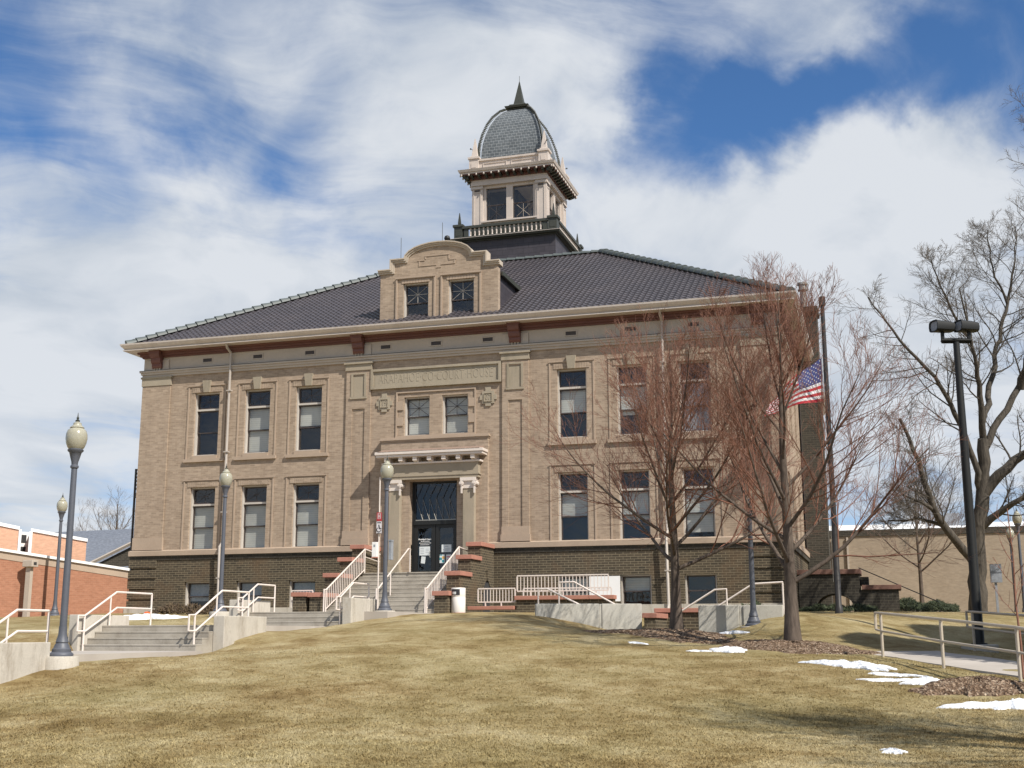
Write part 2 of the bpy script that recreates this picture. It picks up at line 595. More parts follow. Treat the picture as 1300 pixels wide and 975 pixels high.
def special_mats():
    # concrete with vertical stains
    for key, col, dk in (('concrete', (.50, .465, .405), (.27, .23, .18)), ('concrete_clean', (.50, .485, .435), (.36, .33, .27))):
        t = NT(key)
        a = t.noise(1.4, 6, .65)
        c = t.ramp(a, [(.3, sc(col, .86)), (.7, sc(col, 1.08))])
        st = t.noise(1.0, 7, .75, t.map(t.co, (3.2, 3.2, .75)))
        c = t.mix(t.ramp(st, [(.50, (0, 0, 0)), (.68, (.85, .85, .85))]), c, dk)
        sp = t.noise(5.5, 7, .8, t.map(t.co, (1, 1, .6)))
        c = t.mix(t.ramp(sp, [(.56, (0, 0, 0)), (.70, (.6, .6, .6))]), c, sc(dk, .75))
        f = t.noise(45, 3)
        c = t.mix(.25, c, t.ramp(f, [(.35, sc(col, .75)), (.65, sc(col, 1.2))]))
        t.bump(f, .25, .01)
        t.done(key, c, .9, 0, .2)
    t = NT('steps_concrete')
    a = t.noise(1.6, 7, .7)
    c = t.ramp(a, [(.28, (.22, .19, .155)), (.5, (.38, .345, .29)), (.72, (.47, .43, .37))])
    f = t.noise(50, 3)
    c = t.mix(.3, c, t.ramp(f, [(.35, (.2, .18, .15)), (.65, (.42, .39, .34))]))
    t.bump(f, .3, .01)
    t.done('steps_concrete', c, .9, 0, .2)
    t = NT('walk_concrete')
    a = t.noise(.8, 6, .6)
    c = t.ramp(a, [(.3, (.36, .325, .285)), (.7, (.47, .43, .385))])
    f = t.noise(60, 3)
    c = t.mix(.25, c, t.ramp(f, [(.35, (.3, .27, .24)), (.65, (.5, .46, .42))]))
    t.bump(f, .25, .01)
    t.done('walk_concrete', c, .92, 0, .2)
    # roof tile colour (shape is modelled)
    t = NT('roof_tile')
    a = t.noise(5.5, 2, .5, t.map(t.co, (1, .7, .7)))
    c = t.ramp(a, [(.3, (.049, .044, .050)), (.5, (.058, .052, .059)), (.7, (.068, .061, .068))])
    b = t.noise(.5, 5, .6)
    c = t.mix(t.ramp(b, [(.45, (0, 0, 0)), (.75, (.35, .35, .35))]), c, (.11, .09, .09))
    t.done('roof_tile', c, .42, 0, .5)
    # slate shingles
    for key, c1, c2, mo, rw, rh in (('slate', (.060, .053, .062), (.046, .041, .049), (.026, .024, .028), .55, .27),
                                    ('dome_shingle', (.115, .128, .138), (.085, .098, .108), (.30, .32, .33), .26, .17)):
        t = NT(key)
        s = t.nd('ShaderNodeSeparateXYZ'); t.L.new(t.co, s.inputs[0])
        cb = t.nd('ShaderNodeCombineXYZ')
        t.L.new(t.math('ADD', s.outputs[0], s.outputs[1]), cb.inputs[0])
        t.L.new(s.outputs[2], cb.inputs[1])
        b = t.nd('ShaderNodeTexBrick')
        b.inputs['Scale'].default_value = 1
        b.inputs['Brick Width'].default_value = rw
        b.inputs['Row Height'].default_value = rh
        b.inputs['Mortar Size'].default_value = .010 if key == 'slate' else .008
        b.inputs['Color1'].default_value = (*c1, 1); b.inputs['Color2'].default_value = (*c2, 1); b.inputs['Mortar'].default_value = (*mo, 1)
        t.L.new(cb.outputs[0], b.inputs['Vector'])
        a = t.noise(3, 5, .6)
        c = t.mix(.6, b.outputs['Color'], t.mix(1.0, b.outputs['Color'], t.ramp(a, [(.3, (.7, .7, .7)), (.7, (1.25, 1.25, 1.25))]), 'MULTIPLY'))
        t.bump(b.outputs['Fac'], -.4, .02)
        t.done(key, c, .55, 0, .4)
    t = NT('grey_shingle')
    a = t.noise(6, 3, .6, t.map(t.co, (1, 1, 2.5)))
    c = t.ramp(a, [(.3, (.105, .12, .15)), (.7, (.175, .195, .235))])
    t.done('grey_shingle', c, .85)
    # glass: thin pane
    t = NT('glass')
    tr = t.nd('ShaderNodeBsdfTransparent'); tr.inputs[0].default_value = (.90, .91, .90, 1)
    gl = t.nd('ShaderNodeBsdfGlossy'); gl.inputs['Roughness'].default_value = .03
    gl.inputs[0].default_value = (.95, .97, 1, 1)
    fr = t.nd('ShaderNodeLayerWeight'); fr.inputs[0].default_value = .5
    bn = t.nd('ShaderNodeBump'); bn.inputs['Strength'].default_value = .12; bn.inputs['Distance'].default_value = .05
    t.L.new(t.noise(2.0, 2), bn.inputs['Height'])
    t.L.new(bn.outputs[0], gl.inputs['Normal'])
    mx = t.nd('ShaderNodeMixShader')
    sch = t.math('POWER', fr.outputs['Facing'], 5.0)
    t.L.new(t.math('MULTIPLY_ADD', sch, .94), mx.inputs[0])
    mx.inputs[0].links[0].from_node.inputs[2].default_value = .06
    t.L.new(tr.outputs[0], mx.inputs[1]); t.L.new(gl.outputs[0], mx.inputs[2])
    t.L.new(mx.outputs[0], t.out.inputs[0])
    M['glass'] = t.m
    # window blind: fine slats
    t = NT('blind')
    s = t.nd('ShaderNodeSeparateXYZ'); t.L.new(t.co, s.inputs[0])
    sl = t.math('FRACT', t.math('MULTIPLY', s.outputs[2], 11.0))
    a = t.noise(1.3, 2)
    c = t.mix(.5, t.ramp(sl, [(0, (.28, .28, .27)), (.25, (.66, .66, .63)), (1, (.60, .60, .57))]), t.ramp(a, [(.3, (.42, .42, .40)), (.7, (.68, .68, .65))]))
    oi = t.nd('ShaderNodeObjectInfo')
    c = t.mix(1.0, c, t.ramp(oi.outputs['Random'], [(0, (.70, .70, .69)), (1, (1.0, 1.0, .97))]), 'MULTIPLY')
    t.done('blind', c, .7)
    plain('curtain_grey', (.27, .29, .32), .9, .25, 2.5, 14, .1)
    # lamp globe: ribbed, milky
    t = NT('globe')
    t.done('globe', (.36, .345, .27), .22, 0, .5)
    t.p.inputs['Subsurface Weight'].default_value = .35
    t.p.inputs['Subsurface Radius'].default_value = (.2, .2, .15)
    # bark and twigs
    for key, c1, c2 in (('bark_young', (.06, .047, .038), (.15, .118, .095)), ('bark_old', (.04, .035, .029), (.125, .108, .088))):
        t = NT(key)
        a = t.noise(9, 6, .65, t.map(t.co, (1.6, 1.6, .3)))
        c = t.ramp(a, [(.3, c1), (.7, c2)])
        t.bump(a, .7, .03)
        t.done(key, c, .9, 0, .2)
    plain('twig_red', (.215, .098, .062), .7, .25, 3, 20, 0)
    plain('twig_brown', (.15, .095, .072), .8, .25, 3, 20, 0)
    plain('twig_grey', (.17, .135, .105), .8, .25, 3, 20, 0)
    plain('twig_old', (.20, .17, .14), .85, .25, 3, 20, 0)
    # evergreen shrubs
    t = NT('shrub')
    oi = t.nd('ShaderNodeNewGeometry')
    c = t.ramp(oi.outputs['Random Per Island'], [(.0, (.018, .028, .012)), (.6, (.035, .05, .02)), (1, (.07, .085, .035))])
    t.done('shrub', c, .8)
    t = NT('shrub_brown')
    oi = t.nd('ShaderNodeNewGeometry')
    c = t.ramp(oi.outputs['Random Per Island'], [(.0, (.05, .035, .02)), (.6, (.09, .06, .035)), (1, (.14, .10, .05))])
    t.done('shrub_brown', c, .85)
    # lawn
    def lawn(key, blade):
        t = NT(key)
        g = t.nd('ShaderNodeNewGeometry')
        pos = g.outputs['Position']
        n0 = t.noise(.12, 4, .6, pos)
        n1 = t.noise(.55, 5, .62, pos, .4)
        n2 = t.noise(2.6, 5, .65, pos, .3)
        n3 = t.noise(14, 4, .7, pos)
        n4 = t.noise(70, 2, .7, pos)
        v = t.math('ADD', t.math('MULTIPLY', n1, .52), t.math('ADD', t.math('MULTIPLY', n2, .30), t.math('MULTIPLY', n3, .18)))
        sp = t.nd('ShaderNodeSeparateXYZ'); t.L.new(pos, sp.inputs[0])
        band = t.math('SINE', t.math('ADD', t.math('MULTIPLY', t.math('ADD', t.math('MULTIPLY', sp.outputs[0], .86), t.math('MULTIPLY', sp.outputs[1], .5)), 4.6), t.math('MULTIPLY', n0, 6.0)))
        v = t.math('ADD', v, t.math('MULTIPLY', band, .012))
        straw = t.ramp(v, [(.39, (.22, .15, .062)), (.46, (.32, .238, .112)), (.53, (.41, .328, .175)), (.61, (.51, .428, .26))])
        green = t.ramp(v, [(.40, (.185, .15, .060)), (.5, (.285, .238, .108)), (.62, (.41, .35, .19))])
        gm = t.math('ADD', t.math('MULTIPLY', n0, .55), t.math('ADD', t.math('MULTIPLY', t.noise(.30, 4, .6, t.map(pos, (1, 1, 1), (31, 7, 0))), .35), t.math('MULTIPLY', n3, .22)))
        c = t.mix(t.ramp(gm, [(.49, (.04, .04, .04)), (.70, (.85, .85, .85))]), straw, green)
        c = t.mix(1.0, c, t.ramp(n4, [(.25, (.76, .76, .76)), (.75, (1.24, 1.24, 1.24))]), 'MULTIPLY')
        c = t.mix(1.0, c, t.ramp(t.noise(22, 4, .75, pos), [(.3, (.80, .79, .78)), (.7, (1.19, 1.19, 1.19))]), 'MULTIPLY')
        if blade:
            c = t.mix(1.0, c, t.ramp(g.outputs['Random Per Island'], [(0, (.82, .81, .79)), (.6, (1.06, 1.06, 1.04)), (1, (1.24, 1.23, 1.21))]), 'MULTIPLY')
        else:
            t.bump(t.math('ADD', n4, n3), .9, .04)
        t.done(key, c, .9, 0, .15)
    lawn('lawn', False)
    lawn('blade', True)
    t = NT('mulch')
    vo = t.nd('ShaderNodeTexVoronoi'); vo.inputs['Scale'].default_value = 24
    t.L.new(t.map(t.co, (1, 1.6, 1)), vo.inputs['Vector'])
    s = t.nd('ShaderNodeSeparateColor'); t.L.new(vo.outputs['Color'], s.inputs[0])
    c = t.ramp(s.outputs[0], [(0, (.08, .05, .033)), (.5, (.20, .135, .09)), (.85, (.33, .24, .17)), (1, (.50, .40, .30))])
    t.bump(t.math('ADD', vo.outputs['Distance'], t.noise(40, 3)), .9, .05)
    t.done('mulch', c, .95, 0, .1)
    t = NT('snow')
    a = t.noise(2.2, 4)
    c = t.mix(t.ramp(t.noise(26, 4, .7), [(.58, (0, 0, 0)), (.75, (.5, .5, .5))]), t.ramp(a, [(.3, (.70, .73, .78)), (.7, (.88, .89, .91))]), (.45, .42, .38))
    t.bump(t.noise(7, 5, .65), .8, .08)
    t.done('snow', c, .75, 0, .3)
    t.p.inputs['Subsurface Weight'].default_value = .0


special_mats()

# ------------------------------------------------------------------ ground
CTRL = [
    # foot of the courthouse
    (-14, -.5, -2.62), (-10, -.5, -2.62), (-6, -.5, -2.62), (0, -.5, -2.85), (6, -.5, -2.9), (14, -.5, -2.75),
    (-14, -4, -2.72), (-9, -5, -2.8), (-5, -7, -2.86), (3.5, -5.2, -2.78), (6, -5.2, -2.82), (3.4, -7, -2.82), (5.5, -7.2, -2.83),
    # crest and the right flank of the walk
    (2.2, -9.7, -2.96), (2.0, -12, -3.2), (1.9, -14, -3.4), (1.6, -16, -3.5), (1.6, -18, -3.85), (1.6, -20, -3.98), (1.7, -22.5, -4.05),
    (1.8, -24.8, -4.14), (1.5, -26.2, -4.42), (1.4, -28, -4.68),
    (6.0, -9.8, -2.95), (4.2, -11, -3.05), (7.3, -10.4, -2.98), (8.8, -10.0, -3.32), (10.2, -9.7, -3.66), (11.4, -11, -3.74), (12.4, -11.6, -3.76),
    (13.1, -11.5, -3.42), (14.2, -11.3, -3.06), (14.9, -10.6, -2.98),
    # mounds under the two trees
    (12.05, -14.0, -3.44), (11.0, -13.9, -3.5), (13.1, -14.4, -3.66), (11.7, -15.7, -3.74), (11.5, -12.4, -3.68), (15.2, -16.3, -3.73), (14.3, -17.2, -3.86), (16.3, -17.0, -3.92), (14.0, -15, -3.72),
    # lawn on the right, behind the path
    (15.5, -8, -2.95), (16, -4, -2.87), (15.8, -1.4, -2.88), (18, -4, -2.87), (18, 2, -2.72), (17, -10, -3.2), (19.6, -12.3, -3.98), (17.6, -14, -3.72), (21, -6, -3.15), (22, 6, -2.74),
    (23, -12, -3.9), (26, -16, -4.2), (28, -6, -3.3),
    # path on the right
    (17.2, -18.9, -4.03), (18.3, -21.3, -4.2), (19.4, -23.6, -4.33), (19.4, -14.8, -3.93), (20.6, -17.5, -4.1), (22, -21, -4.28), (24, -27, -4.6), (18.0, -16.6, -3.95), (16.6, -15.6, -3.8),
    # lawn in front
    (16.8, -21.6, -4.2), (17.9, -22.8, -4.38), (13.5, -18, -3.93), (18.9, -25.7, -4.62), (17.4, -29.8, -5.0), (13.2, -32.6, -5.06), (6.9, -33.5, -5.15),
    (18.7, -33, -5.12), (8.5, -14, -3.4), (8.5, -18, -3.78), (8.5, -22, -4.12), (8.5, -26, -4.5), (4.5, -15, -3.4), (4.5, -19, -3.78), (4.5, -23, -4.1), (4.5, -28, -4.66),
    (12.5, -22, -4.2), (12.5, -27, -4.66), (17.4, -40, -5.2), (17.4, -47, -5.2), (0, -42, -5.4), (35, -42, -5.5), (30, -30, -4.95), (-15, -42, -5.5),
    # left of the walk
    (-3.5, -18.7, -3.66), (-3.4, -16.6, -3.34), (-3.3, -14, -3.3), (-3.3, -11, -3.1), (-3.4, -9, -2.88), (-3.4, -21, -3.9), (-3.4, -25, -3.98), (-6.9, -9.3, -2.98), (-7, -12, -3.1), (-8, -16, -3.3),
    (-15.2, -3.5, -2.78), (-17.5, -5, -2.85), (-12, -10, -3.0), (-8, -22, -3.75), (-8, -30, -4.6), (-20, -15, -3.3), (-20, -30, -4.6),
    # walk itself
    (-.8, -24.5, -4.05), (-.8, -21, -4.03), (-.8, -18.8, -4.0), (-.8, -16.5, -3.4), (-.8, -13, -3.38), (-.8, -11.3, -3.36), (-.8, -9, -2.95), (-.8, -6, -2.92),
    # far
    (-25, 10, -2.7), (0, 20, -2.75), (30, 20, -2.7), (0, 45, -2.7), (-30, 45, -2.7), (35, 45, -2.7), (45, 0, -3.2), (50, -30, -5), (-40, 0, -2.9), (-40, -30, -4.6),
]


def _tps():
    P = np.array(CTRL, float)
    xy, z = P[:, :2], P[:, 2]
    n = len(P)
    d2 = ((xy[:, None] - xy[None]) ** 2).sum(-1)
    K = np.where(d2 > 0, .5 * d2 * np.log(d2 + 1e-12), 0) + np.eye(n) * .6
    A = np.zeros((n + 3, n + 3))
    A[:n, :n] = K
    A[:n, n] = 1; A[:n, n + 1:] = xy
    A[n, :n] = 1; A[n + 1:, :n] = xy.T
    w = np.linalg.solve(A, np.concatenate([z, np.zeros(3)]))
    return xy, w


_TXY, _TW = _tps()


def ground_np(x, y):
    """height of the terrain under the lawn; x, y arrays"""
    x = np.asarray(x, float); y = np.asarray(y, float)
    xc = np.clip(x, -42, 50); yc = np.clip(y, -48, 46)
    z = np.zeros_like(xc)
    n = len(_TXY)
    for i in range(n):
        d2 = (xc - _TXY[i, 0]) ** 2 + (yc - _TXY[i, 1]) ** 2
        z += _TW[i] * .5 * d2 * np.log(d2 + 1e-12)
    z += _TW[n] + _TW[n + 1] * xc + _TW[n + 2] * yc
    z += .018 * np.sin(x * 1.7 + 1.3 * np.sin(y * .9)) * np.sin(y * 1.4 + np.sin(x * 1.1)) + .01 * np.sin(x * 4.1 + y * 2.2) * np.sin(y * 3.7 - x)
    # excavate below the walk, the sunken court and the building
    def carve(z, x0, x1, y0, y1, lvl):
        return np.where((x > x0) & (x < x1) & (y > y0) & (y < y1), np.minimum(z, lvl), z)
    z = carve(z, -2.9, 1.0, -18.7, -17.3, -4.1)
    z = carve(z, -2.9, .95, -26.7, -18.6, -4.08)
    z = carve(z, -2.9, 1.0, -17.4, -11.1, -3.42)
    z = carve(z, -2.9, 1.4, -11.2, -10.2, -3.45)
    z = carve(z, -2.9, 2.3, -10.3, -5.3, -2.95)
    z = carve(z, -2.4, 2.1, -5.6, .5, -3.1)
    z = carve(z, 6.6, 14.0, -8.45, -7.4, -3.85)
    z = carve(z, 10.35, 12.1, -11.1, -8.4, -3.85)
    z = carve(z, 2.8, 8.3, -3.7, -.2, -3.6)
    z = carve(z, -13.8, 13.8, .3, 24.6, -3.3)
    return z


def gz(x, y):
    return float(ground_np(np.array([x]), np.array([y]))[0])


def build_ground():
    xs = np.concatenate([[-900, -400, -200, -120, -80], np.arange(-60, -24, 2), np.arange(-24, -6, .6), np.arange(-6, 24, .26), np.arange(24, 40, .8), np.arange(40, 62, 3), [80, 120, 200, 400, 900]])
    ys = np.concatenate([[-900, -400, -200, -100, -70], np.arange(-55, -36, 1.5), np.arange(-36, 1, .26), np.arange(1, 30, 1.0), np.arange(30, 62, 3), [80, 120, 200, 400, 900]])
    X, Y = np.meshgrid(xs, ys)
    Z = ground_np(X, Y)
    nx, ny = len(xs), len(ys)
    V = np.stack([X, Y, Z], -1).reshape(-1, 3)
    i = np.arange(ny - 1)[:, None] * nx + np.arange(nx - 1)[None]
    Fq = np.stack([i, i + 1, i + 1 + nx, i + nx], -1).reshape(-1, 4)
    me = bpy.data.meshes.new('lawn_ground')
    me.from_pydata(V.tolist(), [], Fq.tolist())
    me.materials.append(M['lawn'])
    me.polygons.foreach_set('use_smooth', [True] * len(Fq))
    o = bpy.data.objects.new('lawn_ground', me)
    COL.objects.link(o)
    o['kind'] = 'structure'


def build_grass():
    """short dry blades over the lawn near the camera"""
    rng = np.random.default_rng(5)
    cx, cy, _ = CAM_POS
    pts = []
    n = 210000
    d = 12.5 + (rng.random(n) ** 1.25) * 19.5
    s = (rng.random(n) - .5) * 2
    half = d * (650 / FPX) * 1.06
    fx, fy = _F.x / math.hypot(_F.x, _F.y), _F.y / math.hypot(_F.x, _F.y)
    x = cx + fx * d + fy * s * half
    y = cy + fy * d - fx * s * half
    keep = (x > 1.35) | (y < -28.2)
    keep &= ~((x > -3.3) & (x < 1.35) & (y > -28.2))
    # keep off the path, mulch and snow
    tpath = (y + 18.9) * -.905 + 0
    for (px, py, r) in BARE:
        keep &= (x - px) ** 2 + (y - py) ** 2 > r * r
    keep &= ~in_path(x, y)
    keep &= rng.random(n) < np.clip((33.0 - d) / 15.0, 0, 1)
    x, y = x[keep], y[keep]
    z = ground_np(x, y)
    n = len(x)
    B = 3
    th = rng.random((n, B)) * 2 * np.pi
    h = .012 + rng.random((n, B)) * .020
    lean = .3 + rng.random((n, B)) * 1.3
    w = .0035 + rng.random((n, B)) * .003
    ox = (rng.random((n, B)) - .5) * .05
    oy = (rng.random((n, B)) - .5) * .05
    bx = x[:, None] + ox; by = y[:, None] + oy; bz = np.repeat(z[:, None], B, 1) - .004
    dx, dy = np.cos(th), np.sin(th)
    px, py = -dy, dx
    tipx = bx + dx * h * lean * 1.3; tipy = by + dy * h * lean * 1.3; tipz = bz + h
    V = np.stack([np.stack([bx - px * w, by - py * w, bz], -1), np.stack([bx + px * w, by + py * w, bz], -1), np.stack([tipx, tipy, tipz], -1)], 2).reshape(-1, 3)
    nt = n * B
    me = bpy.data.meshes.new('grass')
    me.vertices.add(nt * 3); me.vertices.foreach_set('co', V.astype(np.float32).ravel())
    me.loops.add(nt * 3); me.loops.foreach_set('vertex_index', np.arange(nt * 3, dtype=np.int32))
    me.polygons.add(nt); me.polygons.foreach_set('loop_start', np.arange(0, nt * 3, 3, dtype=np.int32))
    me.polygons.foreach_set('loop_total', np.full(nt, 3, dtype=np.int32))
    me.materials.append(M['blade'])
    me.update(calc_edges=True)
    me.validate()
    o = bpy.data.objects.new('grass', me)
    COL.objects.link(o)
    tag(o, 'dry straw coloured and olive blades of the front lawn', None, None, 'stuff')


# path on the right: centre line
PATH = [(17.55, -16.6), (18.45, -18.2), (19.8, -20.9), (21.3, -23.9), (23.5, -28.0), (27, -34)]
PATH_HW = 1.05


def in_path(x, y):
    m = np.zeros_like(x, bool)
    for (a, b), (c, d) in zip(PATH[:-1], PATH[1:]):
        L2 = (c - a) ** 2 + (d - b) ** 2
        t = np.clip(((x - a) * (c - a) + (y - b) * (d - b)) / L2, 0, 1)
        m |= ((x - a - t * (c - a)) ** 2 + (y - b - t * (d - b)) ** 2) < (PATH_HW + .05) ** 2
    return m


BARE = [(11.75, -14.1, 1.2), (10.6, -13.5, 1.1), (13.0, -14.3, 1.2), (14.6, -16.6, 1.6), (15.8, -16.8, 1.5), (18.7, -24.0, 1.0)]


def draped(name, mat, cx, cy, rx, ry, rot, seed, lift, kind='structure', n=56, rings=10, rough=.25, edge=.006, mound=True, lump=.0):
    """an irregular sheet lying on the ground, thicker in the middle"""
    rng = random.Random(seed)
    ph = [rng.random() * 6.28 for _ in range(6)]
    pts = []
    c, s = math.cos(rot), math.sin(rot)
    for k in range(rings + 1):
        t = k / rings
        for j in range(n):
            q = 2 * math.pi * j / n
            rr = 1 + rough * (math.sin(2 * q + ph[0]) * .5 + math.sin(3 * q + ph[1]) * .4 + math.sin(5 * q + ph[2]) * .3 + math.sin(9 * q + ph[3]) * .22 + math.sin(15 * q + ph[4]) * .16 + math.sin(25 * q + ph[5]) * .10)
            a, b = rx * rr * t * math.cos(q), ry * rr * t * math.sin(q)
            pts.append((cx + a * c - b * s, cy + a * s + b * c, t))
    A = np.array(pts)
    Z = ground_np(A[:, 0], A[:, 1])
    rg = np.random.default_rng(seed)
    z = Z + edge + lift * (1 - A[:, 2] ** 2.2) + (rg.random(len(Z)) - .5) * lump * (A[:, 2] < .97)
    if kind == 'thing':
        z = z + lift * .45 * np.sin(A[:, 0] * 11 + 2 * np.sin(A[:, 1] * 9)) * np.sin(A[:, 1] * 13 + 1.7 * np.sin(A[:, 0] * 7)) * (1 - A[:, 2])
    z = np.where(A[:, 2] >= .999, Z - .03, z)
    b = MB()
    fs = []
    for k in range(rings):
        for j in range(n):
            if k == 0:
                fs.append((n + j, n + (j + 1) % n, 0)[::1]) if False else None
            fs.append((k * n + j, (k + 1) * n + j, (k + 1) * n + (j + 1) % n, k * n + (j + 1) % n))
    b.add([(A[i, 0], A[i, 1], z[i]) for i in range(len(A))], fs)
    o = b.build(name, mat, None, smooth=True)
    o['kind'] = kind
    return o


def strip(name, mat, pts, hw, lift=.02, step=.4):
    """a paved ribbon draped on the ground"""
    P = [Vector((*p, 0)) for p in pts]
    dense = []
    for a, b in zip(P[:-1], P[1:]):
        k = max(1, int((b - a).length / step))
        dense += [a.lerp(b, i / k) for i in range(k)]
    dense.append(P[-1])
    b = MB()
    vs, fs = [], []
    for i, p in enumerate(dense):
        t = (dense[min(i + 1, len(dense) - 1)] - dense[max(i - 1, 0)]).normalized()
        nrm = Vector((t.y, -t.x, 0))
        zs = [gz(*(p + nrm * (hw * q)).xy) for q in (-1, -.5, 0, .5, 1)]
        zc = max(sum(zs) / 5, max(zs) - .03)
        for q in (-1, -.5, 0, .5, 1):
            w = p + nrm * (hw * q)
            vs.append((w.x, w.y, zc + lift))
        vs.append(((p + nrm * hw).x, (p + nrm * hw).y, zc - .25)); vs.append(((p - nrm * hw).x, (p - nrm * hw).y, zc - .25))
    for i in range(len(dense) - 1):
        o = i * 7
        for j in range(4):
            fs.append((o + j, o + j + 1, o + 8 + j, o + 7 + j))
        fs.append((o + 4, o + 5, o + 12, o + 11)); fs.append((o + 6, o, o + 7, o + 13))
    b.add(vs, fs)
    ob = b.build(name, mat)
    ob['kind'] = 'structure'


build_ground()
build_grass()
strip('path', M['walk_concrete'], PATH, PATH_HW)


def stairs_y(b, x0, x1, y0, z0, risers, rise, tread, bottom):
    """steps climbing towards +y"""
    poly = [(y0, bottom)]
    y, z = y0, z0
    pts = [(y0, z0)]
    for i in range(risers):
        z += rise
        pts.append((y, z))
        y += tread
        pts.append((y, z))
    return pts


def walk_and_flights():
    # the walk climbs straight to the entrance in three level stretches
    def slab(name, x0, x1, y0, y1, z):
        b = MB().box(x0, x1, y0, y1, z - .5, z)
        b.build(name, M['walk_concrete'])['kind'] = 'structure'
    slab('walk', -2.9, .75, -25.4, -18.65, -3.92)
    slab('walk', -2.9, .60, -17.42, -11.2, -3.265)
    slab('walk', -2.9, 2.3, -10.3, -5.3, -2.803)
    slab('walk', -2.9, .75, -36, -26.62, -4.585)

    def flight(x0, x1, y0, z0, n, rise, tread, label):
        b = MB()
        for i in range(n):
            y = y0 + i * tread
            z = z0 + (i + 1) * rise
            y_end = y0 + (n) * tread
            b.box(x0, x1, y, y + tread + (.0 if i < n - 1 else .003), z0 - .5, z - .045)
            b.box(x0, x1, y - .008, y + tread - .009, z - .044, z)
        o = b.build('concrete_steps', M['steps_concrete'], bevel=.008)
        tag(o, label, 'steps', 'short flights of steps in the walk')
    flight(-2.88, .545, -18.65, -3.92, 4, .164, .305, 'short flight of worn concrete steps at the left, behind the lamp nearest the camera')
    flight(-2.38, 1.19, -11.2, -3.265, 3, .154, .30, 'short flight of brown concrete steps just in front of the main entrance stairs')
    flight(-2.88, .74, -26.62, -4.585, 4, .166, .30, 'lowest short flight of concrete steps beside the wall at the left edge of the lawn')


walk_and_flights()

# mulch beds and what is left of the snow
draped('mulch_bed', M['mulch'], 11.75, -14.05, 2.1, 1.25, -.45, 3, .10, lump=.05, n=90, rings=22)
draped('mulch_bed', M['mulch'], 15.2, -16.75, 1.9, 1.15, -.55, 8, .10, lump=.05, n=90, rings=22)
draped('mulch_bed', M['mulch'], 18.75, -24.1, .95, .80, .3, 12, .16, lump=.05, n=90, rings=22)


def snow(x, y, rx, ry, rot, seed, label, lift=.085, rough=.5):
    o = draped('snow_patch', M['snow'], x, y, rx, ry, rot, seed, lift, kind='thing', rough=rough, lump=.02, n=96, rings=14)
    tag(o, label, 'snow patch', 'melting snow patches')


snow(16.72, -21.1, .75, .34, -.55, 21, 'long snow patch on the lawn, left one of the cluster by the near handrail')
snow(17.45, -22.05, .44, .17, -.2, 22, 'narrow snow strip in the middle of the cluster on the right lawn', .03)
snow(17.35, -22.72, .52, .11, .0, 23, 'thin snow sliver under the narrow strip on the right lawn', .025)
snow(17.98, -23.15, .42, .26, .35, 24, 'small snow patch nearest the camera in the cluster on the right lawn')
snow(19.15, -25.9, .75, .30, .15, 25, 'snow patch cut by the right edge of the picture')
snow(17.38, -29.8, .17, .13, .1, 26, 'tiny lone snow scrap low on the lawn at the bottom right', .03)
snow(13.85, -17.6, .55, .28, -.5, 27, 'snow patch on the mulch edge between the two red twigged trees')
snow(13.15, -17.65, .25, .12, -.2, 28, 'little snow scrap just left of the patch between the two trees', .03)
snow(11.4, -16.0, .28, .10, -.2, 29, 'small thin snow scrap on the grass in front of the first red twigged tree', .02)
snow(9.9, -11.15, .45, .12, -.5, 30, 'snow remnant at the foot of the left concrete wall of the sunken court', .05)
snow(13.35, -13.2, .4, .2, -.3, 32, 'snow remnant at the foot of the right concrete wall of the sunken court', .05)
snow(-7.0, -9.6, 1.25, .75, .15, 31, 'wide snow patch on the grass at the left, behind the concrete wall', .14)
snow(.5, -12.0, .42, .16, .1, 33, 'small snow scrap on the walk at the foot of the brown steps', .03)

# ------------------------------------------------------------------ the courthouse
house = thing('courthouse', 'tan brick courthouse with purple grey tiled hip roof, cupola tower and columned entrance', 'courthouse', (0, 0, -2.6))
HW = 13.97        # half width of the front
DEPTH = 24.8


def P(name, b, mat, parent=None, **k):
    return b.build(name, M[mat] if isinstance(mat, str) else [M[m] for m in mat], parent or house, **k)


def wall_with_holes(b, Mx, u0, u1, z0, z1, holes, reveal=.26, open_low=(), open_high=()):
    """vertical wall in local u,z with y=0 the outside; Mx maps local to world"""
    old = b.M
    b.M = Mx
    us = sorted({u0, u1, *[h[0] for h in holes], *[h[1] for h in holes]})
    zs = sorted({z0, z1, *[h[2] for h in holes], *[h[3] for h in holes]})
    us = [u for u in us if u0 <= u <= u1]; zs = [z for z in zs if z0 <= z <= z1]
    for a, c in zip(us[:-1], us[1:]):
        for d, e in zip(zs[:-1], zs[1:]):
            mu, mz = (a + c) / 2, (d + e) / 2
            if any(h[0] < mu < h[1] and h[2] < mz < h[3] for h in holes):
                continue
            b.quad((a, 0, d), (c, 0, d), (c, 0, e), (a, 0, e))
    for a, c, d, e in holes:
        r = reveal
        b.quad((a, 0, d), (a, 0, e), (a, r, e), (a, r, d))
        b.quad((c, 0, d), (c, r, d), (c, r, e), (c, 0, e))
        if (a, c, d, e) not in open_high: b.quad((a, 0, e), (c, 0, e), (c, r, e), (a, r, e))
        if (a, c, d, e) not in open_low: b.quad((a, 0, d), (a, r, d), (c, r, d), (c, 0, d))
    b.M = old


FRONT = Matrix.Identity(4)
RIGHT = Matrix.Translation((HW, 0, 0)) @ Matrix.Rotation(rad(90), 4, 'Z')     # local u runs to +y, outside is +x
LEFT = Matrix.Translation((-HW, DEPTH, 0)) @ Matrix.Rotation(rad(-90), 4, 'Z')
BACK = Matrix.Translation((0, DEPTH, 0)) @ Matrix.Rotation(rad(180), 4, 'Z')


